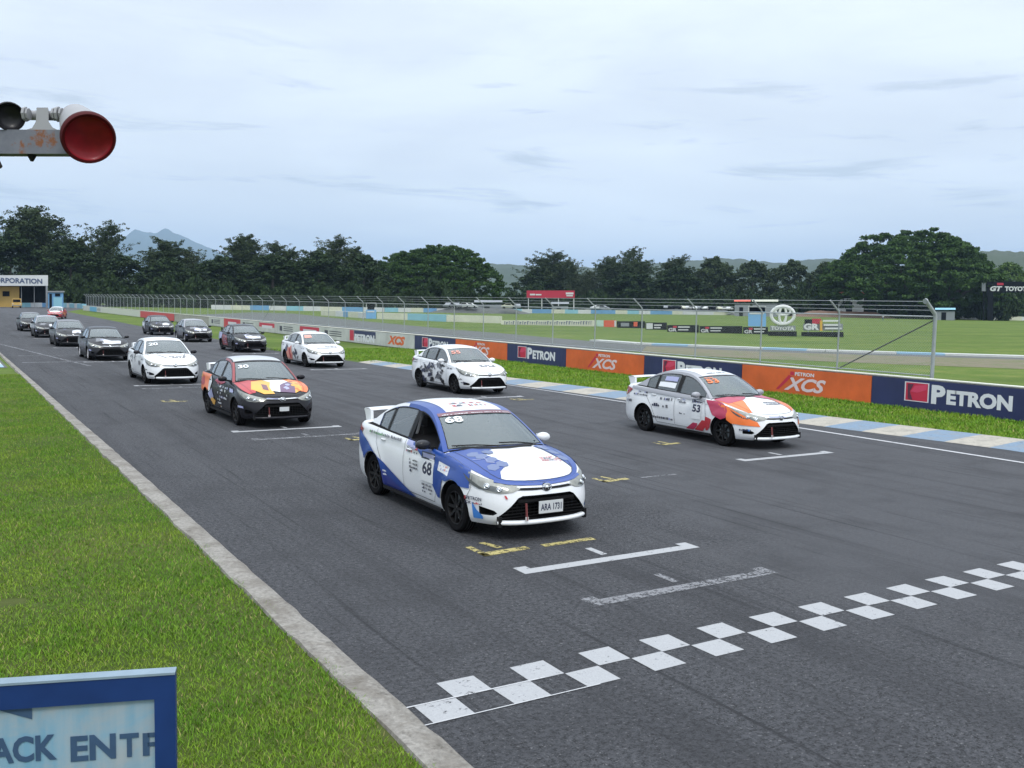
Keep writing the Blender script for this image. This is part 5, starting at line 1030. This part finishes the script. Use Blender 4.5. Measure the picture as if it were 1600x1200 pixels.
TL = [('feather', 75, 130, 326, 270, 1, 'leaf_grey_green', 'tallest feathery tree, far left above the CORPORATION building'), ('feather', 150, 95, 342, 268, 2, 'leaf_grey_green', 'airy feathery tree just left of the blue mountain'), ('dense', 20, 120, 372, 262, 3, 'leaf_dark', 'dense dark tree at the left edge behind the building roof'),
      ('dense', 110, 120, 384, 255, 4, 'leaf_dark', 'dense dark tree right of the building under the feathery pair'), ('dense', 190, 110, 402, 262, 3, 'leaf_dark', 'low dark tree directly below the blue mountain'), ('feather', 268, 100, 370, 270, 5, 'leaf_grey_green', 'feathery tree covering the right foot of the blue mountain'), ('feather', 325, 80, 384, 275, 2, 'leaf_pale', 'paler thin tree on the right slope of the mountain'),
      ('dense', 262, 110, 405, 256, 4, 'leaf_dark', 'dark tree behind the last right-column cars'), ('feather', 392, 105, 360, 270, 1, 'leaf_grey_green', 'feathery tree with open top, above the dark red car'), ('feather', 452, 85, 372, 262, 5, 'leaf_grey_green', 'feathery tree above the flame-door car'), ('feather', 512, 100, 357, 268, 2, 'leaf_grey_green', 'tall feathery tree left of the first broad dome tree'), ('feather', 562, 70, 378, 262, 1, 'leaf_grey_green', 'feathery tree touching the left flank of the broad dome tree'),
      ('dense', 345, 120, 402, 252, 3, 'leaf_dark', 'dense dark tree under the thin pale one'), ('dense', 425, 130, 398, 250, 4, 'leaf_dark', 'dense dark tree filling the row over the dark red car'), ('dense', 500, 120, 395, 252, 3, 'leaf_dark', 'dense dark tree filling the row left of the dome tree'), ('dense', 570, 110, 398, 256, 4, 'leaf_dark', 'dense dark tree meeting the dome tree'),
      ('feather', 845, 90, 384, 320, 5, 'leaf_grey_green', 'rounded bushy tree above the red hoarding'), ('feather', 905, 60, 396, 318, 2, 'leaf_pale', 'thin tree right of the red hoarding'), ('dense', 838, 100, 420, 318, 4, 'leaf_dark', 'dark low tree behind the red hoarding'), ('dense', 912, 60, 432, 322, 3, 'leaf_grey_green', 'low tree in the gap right of the red hoarding'),
      ('feather', 965, 85, 394, 320, 1, 'leaf_grey_green', 'feathery tree left of the tallest middle tree'), ('feather', 1000, 80, 376, 320, 2, 'leaf_grey_green', 'tallest tree of the middle group'), ('feather', 1045, 80, 392, 325, 5, 'leaf_grey_green', 'feathery tree right of the tallest middle tree'), ('dense', 985, 110, 420, 312, 3, 'leaf_dark', 'dark tree under the tallest middle tree'), ('dense', 1055, 100, 416, 315, 4, 'leaf_dark', 'dark tree under the right of the middle group'),
      ('dense', 1115, 90, 402, 330, 3, 'leaf_grey_green', 'rounded tree between middle group and the round emblem board'), ('dense', 1175, 95, 408, 335, 4, 'leaf_grey_green', 'rounded tree above the blue marshal hut'), ('feather', 1110, 50, 398, 335, 5, 'leaf_pale', 'pale thin tree standing out of the hills right of centre'), ('dense', 1235, 90, 408, 340, 3, 'leaf_grey_green', 'tree directly above the round emblem board'), ('dense', 1285, 70, 412, 345, 4, 'leaf_grey_green', 'tree at the left foot of the great dome tree')]
for k, px, w, top, D, sd, mm, lab in TL: tree(k, px, w, top, D, lab, mm, 'tree', sd)
tree('rain', 690, 205, 376, 262, 'broad dark dome-shaped tree left of centre, behind the fence', 'leaf_rain_tree', 'rain_tree', 11)
tree('rain', 640, 150, 386, 255, 'lower left shoulder tree merged with the broad dome tree', 'leaf_rain_tree', 'rain_tree', 11)
tree('rain', 1420, 270, 361, 330, 'great umbrella-shaped tree at the right, widest of all', 'leaf_rain_tree', 'rain_tree', 13)
tree('rain', 1480, 135, 376, 322, 'right half crown merged with the great umbrella tree', 'leaf_rain_tree', 'rain_tree', 11)
tree('rain', 1350, 140, 396, 318, 'low left crown leaning out of the great umbrella tree', 'leaf_rain_tree', 'rain_tree', 11)
rb = random.Random(9); BD = ['left edge behind the building', 'beside the building', 'under the blue mountain', 'behind the end of the barrier', 'left of the dome tree', 'under the dome tree']
for i in range(34):
    px = -30 + i * 48 + rb.uniform(-12, 12); D = 240 if px < 760 else 305
    tree('bush', px, rb.uniform(70, 95), HORZ(px) - rb.uniform(30, 48), D, 'low dark shrub in the hedge row under the far trees', 'leaf_dark', 'shrub', 21 + i % 3, 'low shrubs under the far trees')
tree('dense', 1575, 90, 418, 400, 'light green tree behind the black gantry at the right edge', 'leaf_light', 'tree', 4); tree('dense', 1640, 90, 412, 400, 'green tree just beyond the right edge', 'leaf_light', 'tree', 4)
# ================================================================ HILLS
def ridge(name, prof, D, depth, m_):
    mb = MB(); P = []; n = 0
    xs = np.arange(prof[0][0], prof[-1][0] + .1, 4)
    for px in xs:
        hpx = np.interp(px, [p[0] for p in prof], [p[1] for p in prof]); hpx += 2.0 * mnoise.noise((px * .03, D * .01, 0)) + 1.2 * mnoise.noise((px * .11, D * .01, 0)); d = ray(px, HORZ(px)); d = d / np.hypot(d[0], d[1]); h = max(0, (HORZ(px) - hpx)) / FPX * D + H
        for t, f in ((0, 0), (.25, .42), (.6, .78), (1, 1), (1.8, .3)): P.append((d[0] * (D + depth * (t - 1)), d[1] * (D + depth * (t - 1)), h * f * (1 + .05 * mnoise.noise((px * .06, t * 5, 1))) - (5 if f == 0 else 0))); 
    mb.add(P, [(5 * i + j, 5 * i + j + 5, 5 * i + j + 6, 5 * i + j + 1) for i in range(len(xs) - 1) for j in range(4)], m_); return tag(mb.build(name, smooth=180), kind='structure')
hm = mat('hill_forest', (.035, .055, .03), .95, var=.4, vs=.02)
ridge('mountain', [(120, 440), (160, 408), (185, 380), (200, 376), (212, 366), (224, 371), (246, 370), (262, 366), (285, 374), (310, 386), (345, 398), (380, 404), (430, 414), (500, 426), (600, 440)], 12000, 2000, hm)
ridge('far_hills', [(-900, 440), (-700, 405), (-420, 398), (-200, 392), (-60, 380), (0, 373), (30, 378), (80, 400), (200, 430), (700, 425), (770, 412), (830, 416), (960, 420), (1060, 409), (1130, 406), (1210, 414), (1290, 408), (1400, 420), (1700, 440)], 2600, 700, hm)
ridge('near_hill', [(1440, 440), (1500, 412), (1545, 400), (1580, 406), (1640, 414), (1760, 425)], 1300, 400, hm)
# ================================================================ FAR STRUCTURES
class Plane:
    def __init__(s, px, pyb, D=None):
        d = Vector(ray(px, pyb)); s.c = Vector((*G(px, pyb), 0)) if D is None else Vector((d.x, d.y, 0)).normalized() * D; s.n = Vector((s.c.x, s.c.y, 0)).normalized(); s.r = Vector((s.n.y, -s.n.x, 0))
    def hit(s, px, py, off=0.0):
        d = Vector(ray(px, py)); o_ = Vector((0, 0, H)); t = ((s.c - s.n * off) - o_).dot(s.n) / d.dot(s.n); return o_ + d * t
    def loc(s, px, py, off=0.0): return s.hit(px, py, off) - s.c
    def slab(s, mb, x0, x1, y0, y1, th, m_, off=0.0, ground=False):
        P = [s.loc(x, y, off) for x, y in ((x0, y1), (x1, y1), (x1, y0), (x0, y0))]
        if ground: P[0].z = 0; P[1].z = 0
        B = [p + s.n * th for p in P]; mb.add(P + B, [(0, 1, 2, 3), (7, 6, 5, 4), (0, 4, 5, 1), (1, 5, 6, 2), (2, 6, 7, 3), (3, 7, 4, 0)], m_); return mb
    def text(s, mb, t, x0, x1, y0, y1, m_, off=.06, **k):
        a = s.loc(x0, (y0 + y1) / 2, off); b = s.loc(x1, (y0 + y1) / 2, off); h = s.loc((x0 + x1) / 2, y0, off).z - s.loc((x0 + x1) / 2, y1, off).z; c = (a + b) / 2; w = (b - a).length
        text_on(mb, t, w, h, lambda x, y: c + s.r * x + Vector((0, 0, y)), m_, **k)
fwhite = mat('far_white', (.55, .57, .58), .6, var=.15, vs=.4); fblue = mat('far_blue', (.13, .30, .52), .6, var=.2, vs=.5); fcyan = mat('far_cyan', (.22, .45, .55), .6, var=.2, vs=.5); fcream = mat('far_cream', (.55, .56, .45), .6, var=.2, vs=.5); fblack = mat('far_black', (.008, .010, .014), .8, spec=.1); fred = mat('far_red', (.42, .02, .05), .5); forange = mat('far_orange', (.60, .10, .05), .5); fyel = mat('far_yellow', (.55, .36, .10), .6, var=.15, vs=.3); fgrey = mat('far_grey', (.22, .24, .26), .6, var=.2); fink = mat('far_ink', (.05, .08, .16), .5); fbrown = mat('earth_brown', (.16, .10, .07), .9, var=.35, vs=.3)
# event building with lettered fascia
def building():
    pl = Plane(20, 480, 238); r = empty('building', pl.c, 0, 'open-fronted building with yellow wall and white CORPORATION fascia at the far left', 'building')
    mb = MB(); pl.slab(mb, -75, 75, 430, 446.5, 9, fwhite); mb.build('fascia', r); mb = MB(); pl.text(mb, 'CORPORATION', -17, 66, 434.5, 442.5, fink, bold=.03); mb.build('lettering', r)
    mb = MB(); pl.slab(mb, -75, 74, 446.5, 474, .5, fblack, -8.6, True); mb.build('shade_back_wall', r); mb = MB(); pl.slab(mb, -75, 30, 447.5, 474, .4, fyel, -3.0, True); yw = mb.build('yellow_wall', r)  # black back wall puts the shade of the open interior into its colour
    mb = MB(); pl.slab(mb, 4, 15, 455, 463, .1, fblack, -2.9); mb.build('window', yw)
    for x in (71.5, 53, 33, -10, -40): mb = MB(); pl.slab(mb, x, x + (3 if x > 70 else .9), 446.5, 474, .5 if x > 70 else .25, fgrey, 0 if x > 70 else -1.2, True); mb.build('pillar', r)
building()
def kiosk():
    pl = Plane(88, 478, 232); r = empty('kiosk', pl.c, 0, 'small blue gatehouse with flat grey roof beside the CORPORATION building', 'kiosk')
    mb = MB(); pl.slab(mb, 75, 99, 457, 476, 2.6, fblue, 0, True); mb.build('wall', r); mb = MB(); pl.slab(mb, 73, 101, 454.5, 456.8, 3.4, fgrey, .3); mb.build('roof', r); mb = MB(); pl.slab(mb, 83.5, 97, 464.5, 476, .1, fcyan, .12, True); mb.build('panel', r); mb = MB(); pl.slab(mb, 77, 81, 459, 474, .1, fblack, .12, True); mb.build('door', r); mb = MB(); pl.slab(mb, 86, 94, 458.5, 463, .1, fblack, .12); mb.build('window', r)
kiosk()
def truck():
    pl = Plane(26, 480, 226); r = empty('truck', pl.c, 0, 'small yellow utility truck parked in front of the yellow wall', 'truck')
    mb = MB(); pl.slab(mb, 18, 34, 473, 478.6, 4.2, fyel); mb.build('body', r); mb = MB(); pl.slab(mb, 19.2, 33, 466.6, 473, 2.2, fyel, -.9); mb.build('cab', r); mb = MB(); pl.slab(mb, 20.2, 32, 467.8, 472.2, .05, glass2 if 0 else fblack, -.84); mb.build('windscreen', r); mb = MB(); pl.slab(mb, 18.6, 33.4, 476.8, 478, .2, fgrey, .12); mb.build('bumper', r)
    for x in (18.6, 31.0):
        for o_ in (-.5, -3.4): mb = MB(); p = pl.loc(x + 1, 478.5, o_); p.z = .38; mb.lathe([(-.12, 0), (-.12, .34), (-.1, .38), (.1, .38), (.12, .34), (.12, 0)], rubber, p, tuple(pl.r), 16); mb.build('wheel', r, smooth=40)
    for x in (19.2, 31.2): mb = MB(); pl.slab(mb, x, x + 1.8, 474, 475.4, .05, fwhite, .05); mb.build('headlight', r)
truck()
def wall(name, label, cat, pts, h, th, cols, step, group=None):
    r = None; P = [Vector((*(G(*p) if not isinstance(p[0], tuple) else p), 0)) for p in pts]; mb = MB(); k = 0
    for a, b in zip(P[:-1], P[1:]):
        L = (b - a).length; n = max(1, round(L / step)); 
        for i in range(n):
            q0 = a.lerp(b, i / n); q1 = a.lerp(b, (i + 1) / n); mb.beam(q0 + Vector((0, 0, h / 2)), q1 + Vector((0, 0, h / 2)), th, h * (1 + .03 * ((k * 7) % 3)), cols[k % len(cols)]); k += 1
    return mb.build(name, label=label, cat=cat, group=group)
wall('tyre_wall', 'pale blue and white tyre wall right below the yellow wall of the far-left building', 'tyre wall', [(36, 480), (72, 480)], 1.0, .9, [fcyan, fwhite, fwhite, fblue], 2.2)
wall('tyre_wall', 'turquoise and white tyre wall between the kiosk and the start of the fence', 'tyre wall', [(100, 480), (132, 482)], 1.0, .9, [fcyan, fcyan, fwhite], 2.5)
wall('tyre_wall', 'long white and blue tyre wall at the back, left part, beyond the wide grey track', 'tyre wall', [(330, 483.5), (420, 484.8), (500, 486), (600, 487.5), (660, 488), (760, 489)], 1.15, .9, [fwhite, fcream, fblue, fwhite, fcyan], 5)
wall('tyre_wall', 'long white and blue tyre wall at the back, middle part, under the red hoarding', 'tyre wall', [(762, 489), (860, 489.5), (960, 490.5), (1065, 491.5)], 1.25, .9, [fblue, fcream, fcyan, fwhite, fblue], 6)
wall('tyre_wall', 'plain pale far wall along the back of the field on the right', 'wall', [(1067, 491.5), (1200, 493), (1400, 497), (1500, 499), (1660, 502)], 1.5, .6, [fwhite, fwhite, fcream, fwhite, fgrey], 9)
wall('tyre_wall', 'nearer cream and blue tyre wall left of the light blue marshal booth', 'tyre wall', [(505, 493), (540, 495), (572, 497.5)], .95, .9, [fcream, fcream, fwhite, fblue], 3.5)
wall('tyre_wall', 'nearer cream and turquoise tyre wall right of the light blue marshal booth', 'tyre wall', [(592, 498.5), (640, 500), (700, 502.5), (782, 505)], 1.0, .9, [fcream, fcyan, fcyan, fcream, fcream, fblue], 4.5)
def ads(x0, x1, y0, y1, bt, label, bg, marks, seed):
    pl = Plane((x0 + x1) / 2, bt); r = empty('advertising_board', pl.c, 0, label, 'advertising board', 'low advertising boards in the infield'); mb = MB(); pl.slab(mb, x0, x1, y0, y1, .3, bg, 0, y1 >= bt - 1); mb.build('panel', r); rn = random.Random(seed)
    for (a, b, c, d, m_) in marks: mb = MB(); pl.slab(mb, a, b, c, d, .04, m_, .05); mb.build('graphic', r)
    return pl, r
pl, r = ads(783, 931, 500.5, 508.5, 508.5, 'long cream board with a row of dark unreadable capitals, below the red hoarding', fcream, [], 1)
rn = random.Random(4); mb = MB(); x = 788
while x < 925:
    w = rn.uniform(1.2, 3); h = rn.choice([502, 503]); pl.slab(mb, x, x + w * .5, h, 507, .03, fink, .05); pl.slab(mb, x, x + w, h, h + 1, .03, fink, .06); x += w + 1.6
mb.build('lettering', r)
ads(932, 943, 500.5, 510, 510, 'small pale green board left of the red square board', mat('far_mint', (.40, .56, .48), .6), [], 2)
ads(943.5, 963, 500.5, 511, 511, 'square red board with white edge in the infield', forange, [(960, 962.8, 501, 510.5, fwhite)], 3)
ads(964, 1008, 502, 512.5, 512.5, 'dark board with small pale marks right of the red square board', fblack, [(970, 983, 504.5, 510, fgrey), (990, 996, 503, 510, forange)], 4)
ads(1008.5, 1042, 504, 515, 515, 'dark board with a white square, left of the first GR board', fblack, [(1010, 1020, 505, 514, fwhite), (1022, 1034, 507, 509, fwhite), (1022, 1032, 511, 513, fwhite)], 5)
for x0, x1, y0, lab in ((1042.5, 1092, 508, 'black GR board, leftmost of the three low ones'), (1093, 1160, 509.5, 'black GR board, middle of the three low ones'), (1161, 1200, 511, 'black GR board partly behind the blue marshal hut')):
    pl, r = ads(x0, x1, y0, y0 + 11, y0 + 11, lab, fblack, [(x0 + 9, x0 + 15, y0 + 1.2, y0 + 4.2, fred), (x0 + 17, x0 + 35, y0 + 2, y0 + 4, fwhite), (x0 + 17, x0 + 33, y0 + 6.5, y0 + 8.2, fwhite)], 6); mb = MB(); pl.text(mb, 'GR', x0 + 2, x0 + 15, y0 + 4.5, y0 + 10, fwhite, bold=.03); mb.build('lettering', r)
def emblem_board():
    pl = Plane(1222, 525); r = empty('emblem_sign', pl.c, 0, 'white ring emblem of three ovals standing above a TOYOTA board in the infield', 'sign'); c = pl.loc(1223, 492.5, .1); a = (pl.loc(1241, 492.5, .1) - pl.loc(1205, 492.5, .1)).length / 2; b = (pl.loc(1223, 478.5, .1).z - pl.loc(1223, 506.5, .1).z) / 2; wm = mat('emblem_white', (.62, .64, .64), .5)
    mb = MB()
    for rx, rz, cz, t in ((a, b, 0, .17), (a * .30, b * .93, 0, .13), (a * .66, b * .42, b * .45, .13)): mb.tube([c + pl.r * rx * cos(q) + Vector((0, 0, cz + rz * sin(q))) for q in np.linspace(0, 2 * pi, 33)], t, wm, 6, False)
    mb.build('emblem', r, smooth=50); mb = MB(); pl.slab(mb, 1203, 1243, 509, 517, .3, fgrey, 0); mb.build('board', r); mb = MB(); pl.text(mb, 'TOYOTA', 1204.5, 1241.5, 510, 516, wm, bold=.05); mb.build('lettering', r)
    mb = MB(); pl.slab(mb, 1200, 1245, 518, 525, .8, fblack, 0, True); mb.build('base', r)
    for x in (1214, 1231): mb = MB(); pl.slab(mb, x, x + 1.5, 500, 510, .1, galv, -.1); mb.build('post', r)
emblem_board()
def gr_board():
    pl = Plane(1287, 526); r = empty('racing_sign', pl.c, 0, 'GR sign with red and black squares standing right of the TOYOTA emblem', 'sign'); wm = MATS['emblem_white']
    mb = MB(); pl.slab(mb, 1257, 1269, 499, 506, .2, fblack, 0); pl.slab(mb, 1269, 1283, 498, 506, .2, fred, .01); mb.build('squares', r); mb = MB(); pl.text(mb, 'GR', 1256, 1280, 505.5, 515.5, wm, .1, bold=.05); mb.build('lettering', r)
    mb = MB(); pl.slab(mb, 1255, 1317, 505.8, 516.5, .1, fgrey, -.1); mb.build('board', r)
    for x0, y0 in ((1286, 500), (1287, 506.5), (1289, 512)): mb = MB(); pl.slab(mb, x0, x0 + 26, y0, y0 + 2.6, .15, wm, .1); mb.build('white_strip', r)
    mb = MB(); pl.slab(mb, 1281, 1285, 501, 517, .1, mat('far_amber', (.6, .35, .05), .5), .12); mb.build('amber_strip', r); mb = MB(); pl.slab(mb, 1252, 1318, 519, 526, .8, fblack, 0, True); mb.build('base', r)
    for x in (1262, 1300): mb = MB(); pl.slab(mb, x, x + 1.5, 514, 521, .1, galv, -.05); mb.build('post', r)
gr_board()
def hut(x0, x1, y0, ym, yb, lab, top=True):
    pl = Plane((x0 + x1) / 2, yb); r = empty('marshal_hut', pl.c, 0, lab, 'hut', 'light blue marshal huts'); w = (pl.loc(x1, yb) - pl.loc(x0, yb)).length
    mb = MB(); pl.slab(mb, x0, x1, ym, yb, w * .8, mat('hut_blue', (.16, .36, .62), .6, var=.1, vs=.5), 0, True); mb.build('wall', r)
    if top:
        mb = MB(); pl.slab(mb, x0, x1, y0, y0 + .9, w * .8, fwhite, 0); mb.build('roof', r); mb = MB(); pl.slab(mb, x0 + 2, x1 - 3, y0 + 1.2, ym, .1, fblack, -w * .5); mb.build('opening', r)
        for x in (x0, x1 - .8): mb = MB(); pl.slab(mb, x, x + .8, y0, ym, .15, fwhite, 0); mb.build('corner_post', r)
    mb = MB(); pl.slab(mb, x0 + 2, x1 - 3, ym + 2, ym + 4, .05, fwhite, .05); mb.build('name_strip', r)
hut(572, 588, 473, 484, 498, 'light blue two-storey marshal booth left of the dome tree'); hut(1169, 1197, 478, 487, 510, 'light blue marshal hut beside the round emblem'); hut(1511, 1526, 485, 485.5, 494, 'small light blue hut near the black gantry', False)
def hoarding():
    pl = Plane(860, 487); r = empty('hoarding', pl.c, 0, 'long red hoarding on white posts below the bushy middle trees', 'billboard'); mb = MB(); pl.slab(mb, 823, 898, 454, 465.5, .5, fred); mb.build('panel', r)
    for x in (825, 846, 872, 896): mb = MB(); pl.slab(mb, x, x + 1.3, 454 if x > 890 else 465, 487, .3, fwhite, -.4, True); mb.build('post', r)
    for a, b, c, d in ((828, 836, 459, 461.5), (837, 846, 459.4, 461.5), (884, 896, 457, 460), (885, 895, 461, 463)): mb = MB(); pl.slab(mb, a, b, c, d, .1, fwhite, .12); mb.build('graphic', r)
hoarding()
def gantry():
    pl = Plane(1570, 500, 380); r = empty('gantry', pl.c, 0, 'black gantry with small red and white GT TOYOTA lettering at the right edge', 'gantry'); mb = MB(); pl.slab(mb, 1542, 1650, 440, 457, 1.5, fblack); mb.build('beam', r); mb = MB(); pl.slab(mb, 1543, 1552, 457, 497, 1.5, fblack, 0, True); mb.build('leg', r)
    mb = MB(); pl.slab(mb, 1640, 1650, 457, 497, 1.5, fblack, 0, True); mb.build('leg', r); mb = MB(); pl.slab(mb, 1534, 1540, 442, 455, .5, fgrey, 0); pl.slab(mb, 1536, 1538, 455, 497, .5, fblack, 0, True); mb.build('speaker_mast', r)
    mb = MB(); pl.text(mb, 'GT', 1547, 1566, 447, 455, fwhite, .1, bold=.05, shear=.2); mb.build('lettering', r); mb = MB(); pl.text(mb, 'TOYOTA', 1570, 1611, 447.5, 455, fwhite, .1, bold=.05); mb.build('lettering', r); mb = MB(); pl.slab(mb, 1558, 1568, 442, 445.5, .1, fred, .1); mb.build('red_mark', r)
gantry()
def shed(x0, x1, y0, y1, D, lab, rm, wm):
    pl = Plane((x0 + x1) / 2, y1, D); r = empty('shed', pl.c, 0, lab, 'shed', 'low sheds and shelters at the foot of the far trees'); w = (pl.loc(x1, y1) - pl.loc(x0, y1)).length
    mb = MB(); pl.slab(mb, x0, x1, (y0 + y1) / 2, y1, w * .4, wm, 0, True); mb.build('wall', r)
    A = [pl.loc(x, y, o_) for x, y, o_ in ((x0 - 1, y0 + 3, .6), (x1 + 1, y0 + 3, .6), (x1 + 1, y0, -w * .2), (x0 - 1, y0, -w * .2), (x0 - 1, y0 + 3, -w * .4), (x1 + 1, y0 + 3, -w * .4))]; mb = MB(); mb.add(A, [(0, 1, 2, 3), (3, 2, 5, 4), (0, 3, 4), (1, 5, 2)], rm); mb.build('roof', r)
    mb = MB(); pl.slab(mb, x0 + (x1 - x0) * .3, x0 + (x1 - x0) * .55, y1 - 4, y1, .05, fblack, .05, True); mb.build('door', r)
shed(742, 784, 469, 483, 275, 'low shed with grey roof at the right foot of the dome tree', fgrey, fgrey)
shed(862, 888, 472, 484, 330, 'grey-roofed shed behind the red hoarding posts', fgrey, fgrey); shed(1148, 1172, 468, 484, 345, 'shed with orange roof behind the blue marshal hut', forange, fgrey); shed(1176, 1215, 468, 484, 350, 'long shed with cream roof above the round emblem', fcream, fgrey); shed(1310, 1350, 456, 476, 392, 'house with orange-red roof left of the great umbrella tree', forange, fwhite); shed(1330, 1345, 458, 470, 398, 'white house with steel roof showing through the great umbrella tree', fwhite, fwhite)
shed(1462, 1492, 481, 492, 360, 'pale blue shelter under the right of the great umbrella tree', fcyan, fgrey)
def bank(pa, pb, D, top, m_):
    mb = MB(); a = Vector(Plane(pa, 480, D).c); b = Vector(Plane(pb, 484, D + 8).c); n = 24; P = []
    for i in range(n + 1):
        q = a.lerp(b, i / n); o_ = q.normalized(); h = top * min(1, 5 * min(i / n, 1 - i / n)) * (1 + .12 * mnoise.noise((i * .5, 0, 0)))
        for dd, hh in ((-5, -.1), (-2, h * .9), (6, h), (12, -.1)): P.append(tuple(q + o_ * dd + Vector((0, 0, hh))))
    mb.add(P, [(4 * i + j, 4 * i + 4 + j, 4 * i + 5 + j, 4 * i + 1 + j) for i in range(n) for j in range(3)], m_); tag(mb.build('earth_bank', smooth=60), kind='structure')
bank(1235, 1400, 385, 2.4, fbrown); bank(1020, 1160, 380, 2.0, M_['old_asphalt']); bank(670, 830, 268, 1.5, M_['old_asphalt']); bank(905, 965, 345, 1.6, M_['old_asphalt'])
def small_car(px, D, m_, lab, rot):
    pl = Plane(px, 485, D); r = empty('parked_car', pl.c + Vector((0, 0, 1.9 if px > 1000 else 1.4)), rot, lab, 'parked car', 'cars parked beyond the far wall'); mb = MB(); prof = [(-2.1, .35), (-2.15, .7), (-1.5, .9), (-.9, 1.0), (-.4, 1.42), (.9, 1.45), (1.5, 1.05), (2.1, .95), (2.15, .4)]; n = len(prof)
    P = [(x, y, z) for y in (-.83, .83) for x, z in prof]; mb.add(P, [tuple(range(n))[::-1], tuple(range(n, 2 * n))] + [(i, (i + 1) % n, (i + 1) % n + n, i + n) for i in range(n)], m_); mb.build('body', r)
    mb = MB(); mb.add([(x, y, z) for y in (-.84, .84) for x, z in ((-.75, 1.02), (-.38, 1.36), (.85, 1.38), (1.25, 1.08))], [(0, 1, 2, 3), (7, 6, 5, 4)], fblack); mb.build('side_windows', r)
    for x in (-1.35, 1.35):
        for y in (-.78, .78): mb = MB(); mb.lathe([(-.1, 0), (-.1, .31), (.1, .31), (.1, 0)], rubber, (x, y, .31), (0, 1, 0), 14); mb.build('wheel', r)
rn = random.Random(3)
for i, px in enumerate(list(range(1040, 1142, 9)) + [700, 712, 724, 735, 795, 806, 930, 942]):
    nm = rn.choice([('white', fwhite), ('grey', fgrey), ('cream', fcream), ('white', fwhite), ('dark', fblack)]); small_car(px + rn.uniform(-2, 2), 382 if px > 1000 else (268 if px < 900 else 346), nm[1], nm[0] + ' car parked in the far row below the ' + ('trees right of centre' if px > 1000 else 'dome tree' if px < 760 else 'trees near the red hoarding'), rn.uniform(0, 6.28))
def person(px, D, lab, shirt, trousers):
    pl = Plane(px, 490, D); r = empty('person', pl.c, 0, lab, 'person')
    me = bpy.data.meshes.new('body'); J_ = {'pel': (0, 0, .95, .15), 'che': (0, 0, 1.32, .17), 'nec': (0, 0, 1.50, .06), 'hea': (0, -.01, 1.64, .10), 'he2': (0, 0, 1.72, .08), 'hl': (-.10, 0, .88, .10), 'kl': (-.12, -.03, .48, .07), 'al': (-.12, .02, .08, .05), 'tl': (-.13, -.16, .04, .04), 'hr': (.10, 0, .88, .10), 'kr': (.13, .02, .48, .07), 'ar': (.14, .05, .08, .05), 'tr': (.15, -.13, .04, .04), 'sl': (-.20, 0, 1.42, .07), 'el': (-.27, .02, 1.14, .05), 'wl': (-.26, -.10, .90, .035), 'sr': (.20, 0, 1.42, .07), 'er': (.27, .02, 1.14, .05), 'wr': (.25, -.12, .92, .035)}
    E_ = [('pel', 'che'), ('che', 'nec'), ('nec', 'hea'), ('hea', 'he2'), ('pel', 'hl'), ('hl', 'kl'), ('kl', 'al'), ('al', 'tl'), ('pel', 'hr'), ('hr', 'kr'), ('kr', 'ar'), ('ar', 'tr'), ('che', 'sl'), ('sl', 'el'), ('el', 'wl'), ('che', 'sr'), ('sr', 'er'), ('er', 'wr')]; ks = list(J_)
    me.from_pydata([J_[k][:3] for k in ks], [(ks.index(a), ks.index(b)) for a, b in E_], []); o = bpy.data.objects.new('body', me); COL.objects.link(o); sk = o.modifiers.new('s', 'SKIN'); 
    for i, k in enumerate(ks): me.skin_vertices[0].data[i].radius = (J_[k][3],) * 2 if me.skin_vertices else (.1, .1)
    me.skin_vertices[0].data[0].use_root = True; o.modifiers.new('u', 'SUBSURF').levels = 1; bpy.context.view_layer.update(); m2 = bpy.data.meshes.new_from_object(o.evaluated_get(bpy.context.evaluated_depsgraph_get())); o.modifiers.clear(); o.data = m2; o.parent = r
    skin = mat('skin', (.32, .19, .13), .6); m2.materials.clear()
    for q in (skin, shirt, trousers): m2.materials.append(q)
    for p in m2.polygons: z = p.center.z; p.material_index = 0 if z > 1.50 or (abs(p.center.x) > .23 and z < 1.15) else (1 if z > .93 else 2)
    r.rotation_euler = (0, 0, math.atan2(-pl.n.x, pl.n.y))
try:
    person(1380, 300, 'person standing in white shirt and dark trousers under the great umbrella tree', fwhite, fink)
except Exception as e: print('person failed', e)
# ================================================================ HAZE
def haze():
    x0, x1, y0, y1, z0, z1 = -2600, 15600, -250, 15600, -7.5, 920; mb = MB(); mb.box(((x0 + x1) / 2, (y0 + y1) / 2, (z0 + z1) / 2), (x1 - x0, y1 - y0, z1 - z0), bpy.data.materials.new('haze')); m_ = mb.mats[0]; m_.use_nodes = True; t = m_.node_tree; t.nodes.clear()
    o = t.nodes.new('ShaderNodeOutputMaterial'); v = t.nodes.new('ShaderNodeVolumePrincipled'); v.inputs['Color'].default_value = (.50, .72, 1.0, 1); v.inputs['Density'].default_value = 0.85e-4; v.inputs['Anisotropy'].default_value = 0.0; t.links.new(v.outputs[0], o.inputs['Volume']); tag(mb.build('haze'), kind='stuff')
haze()
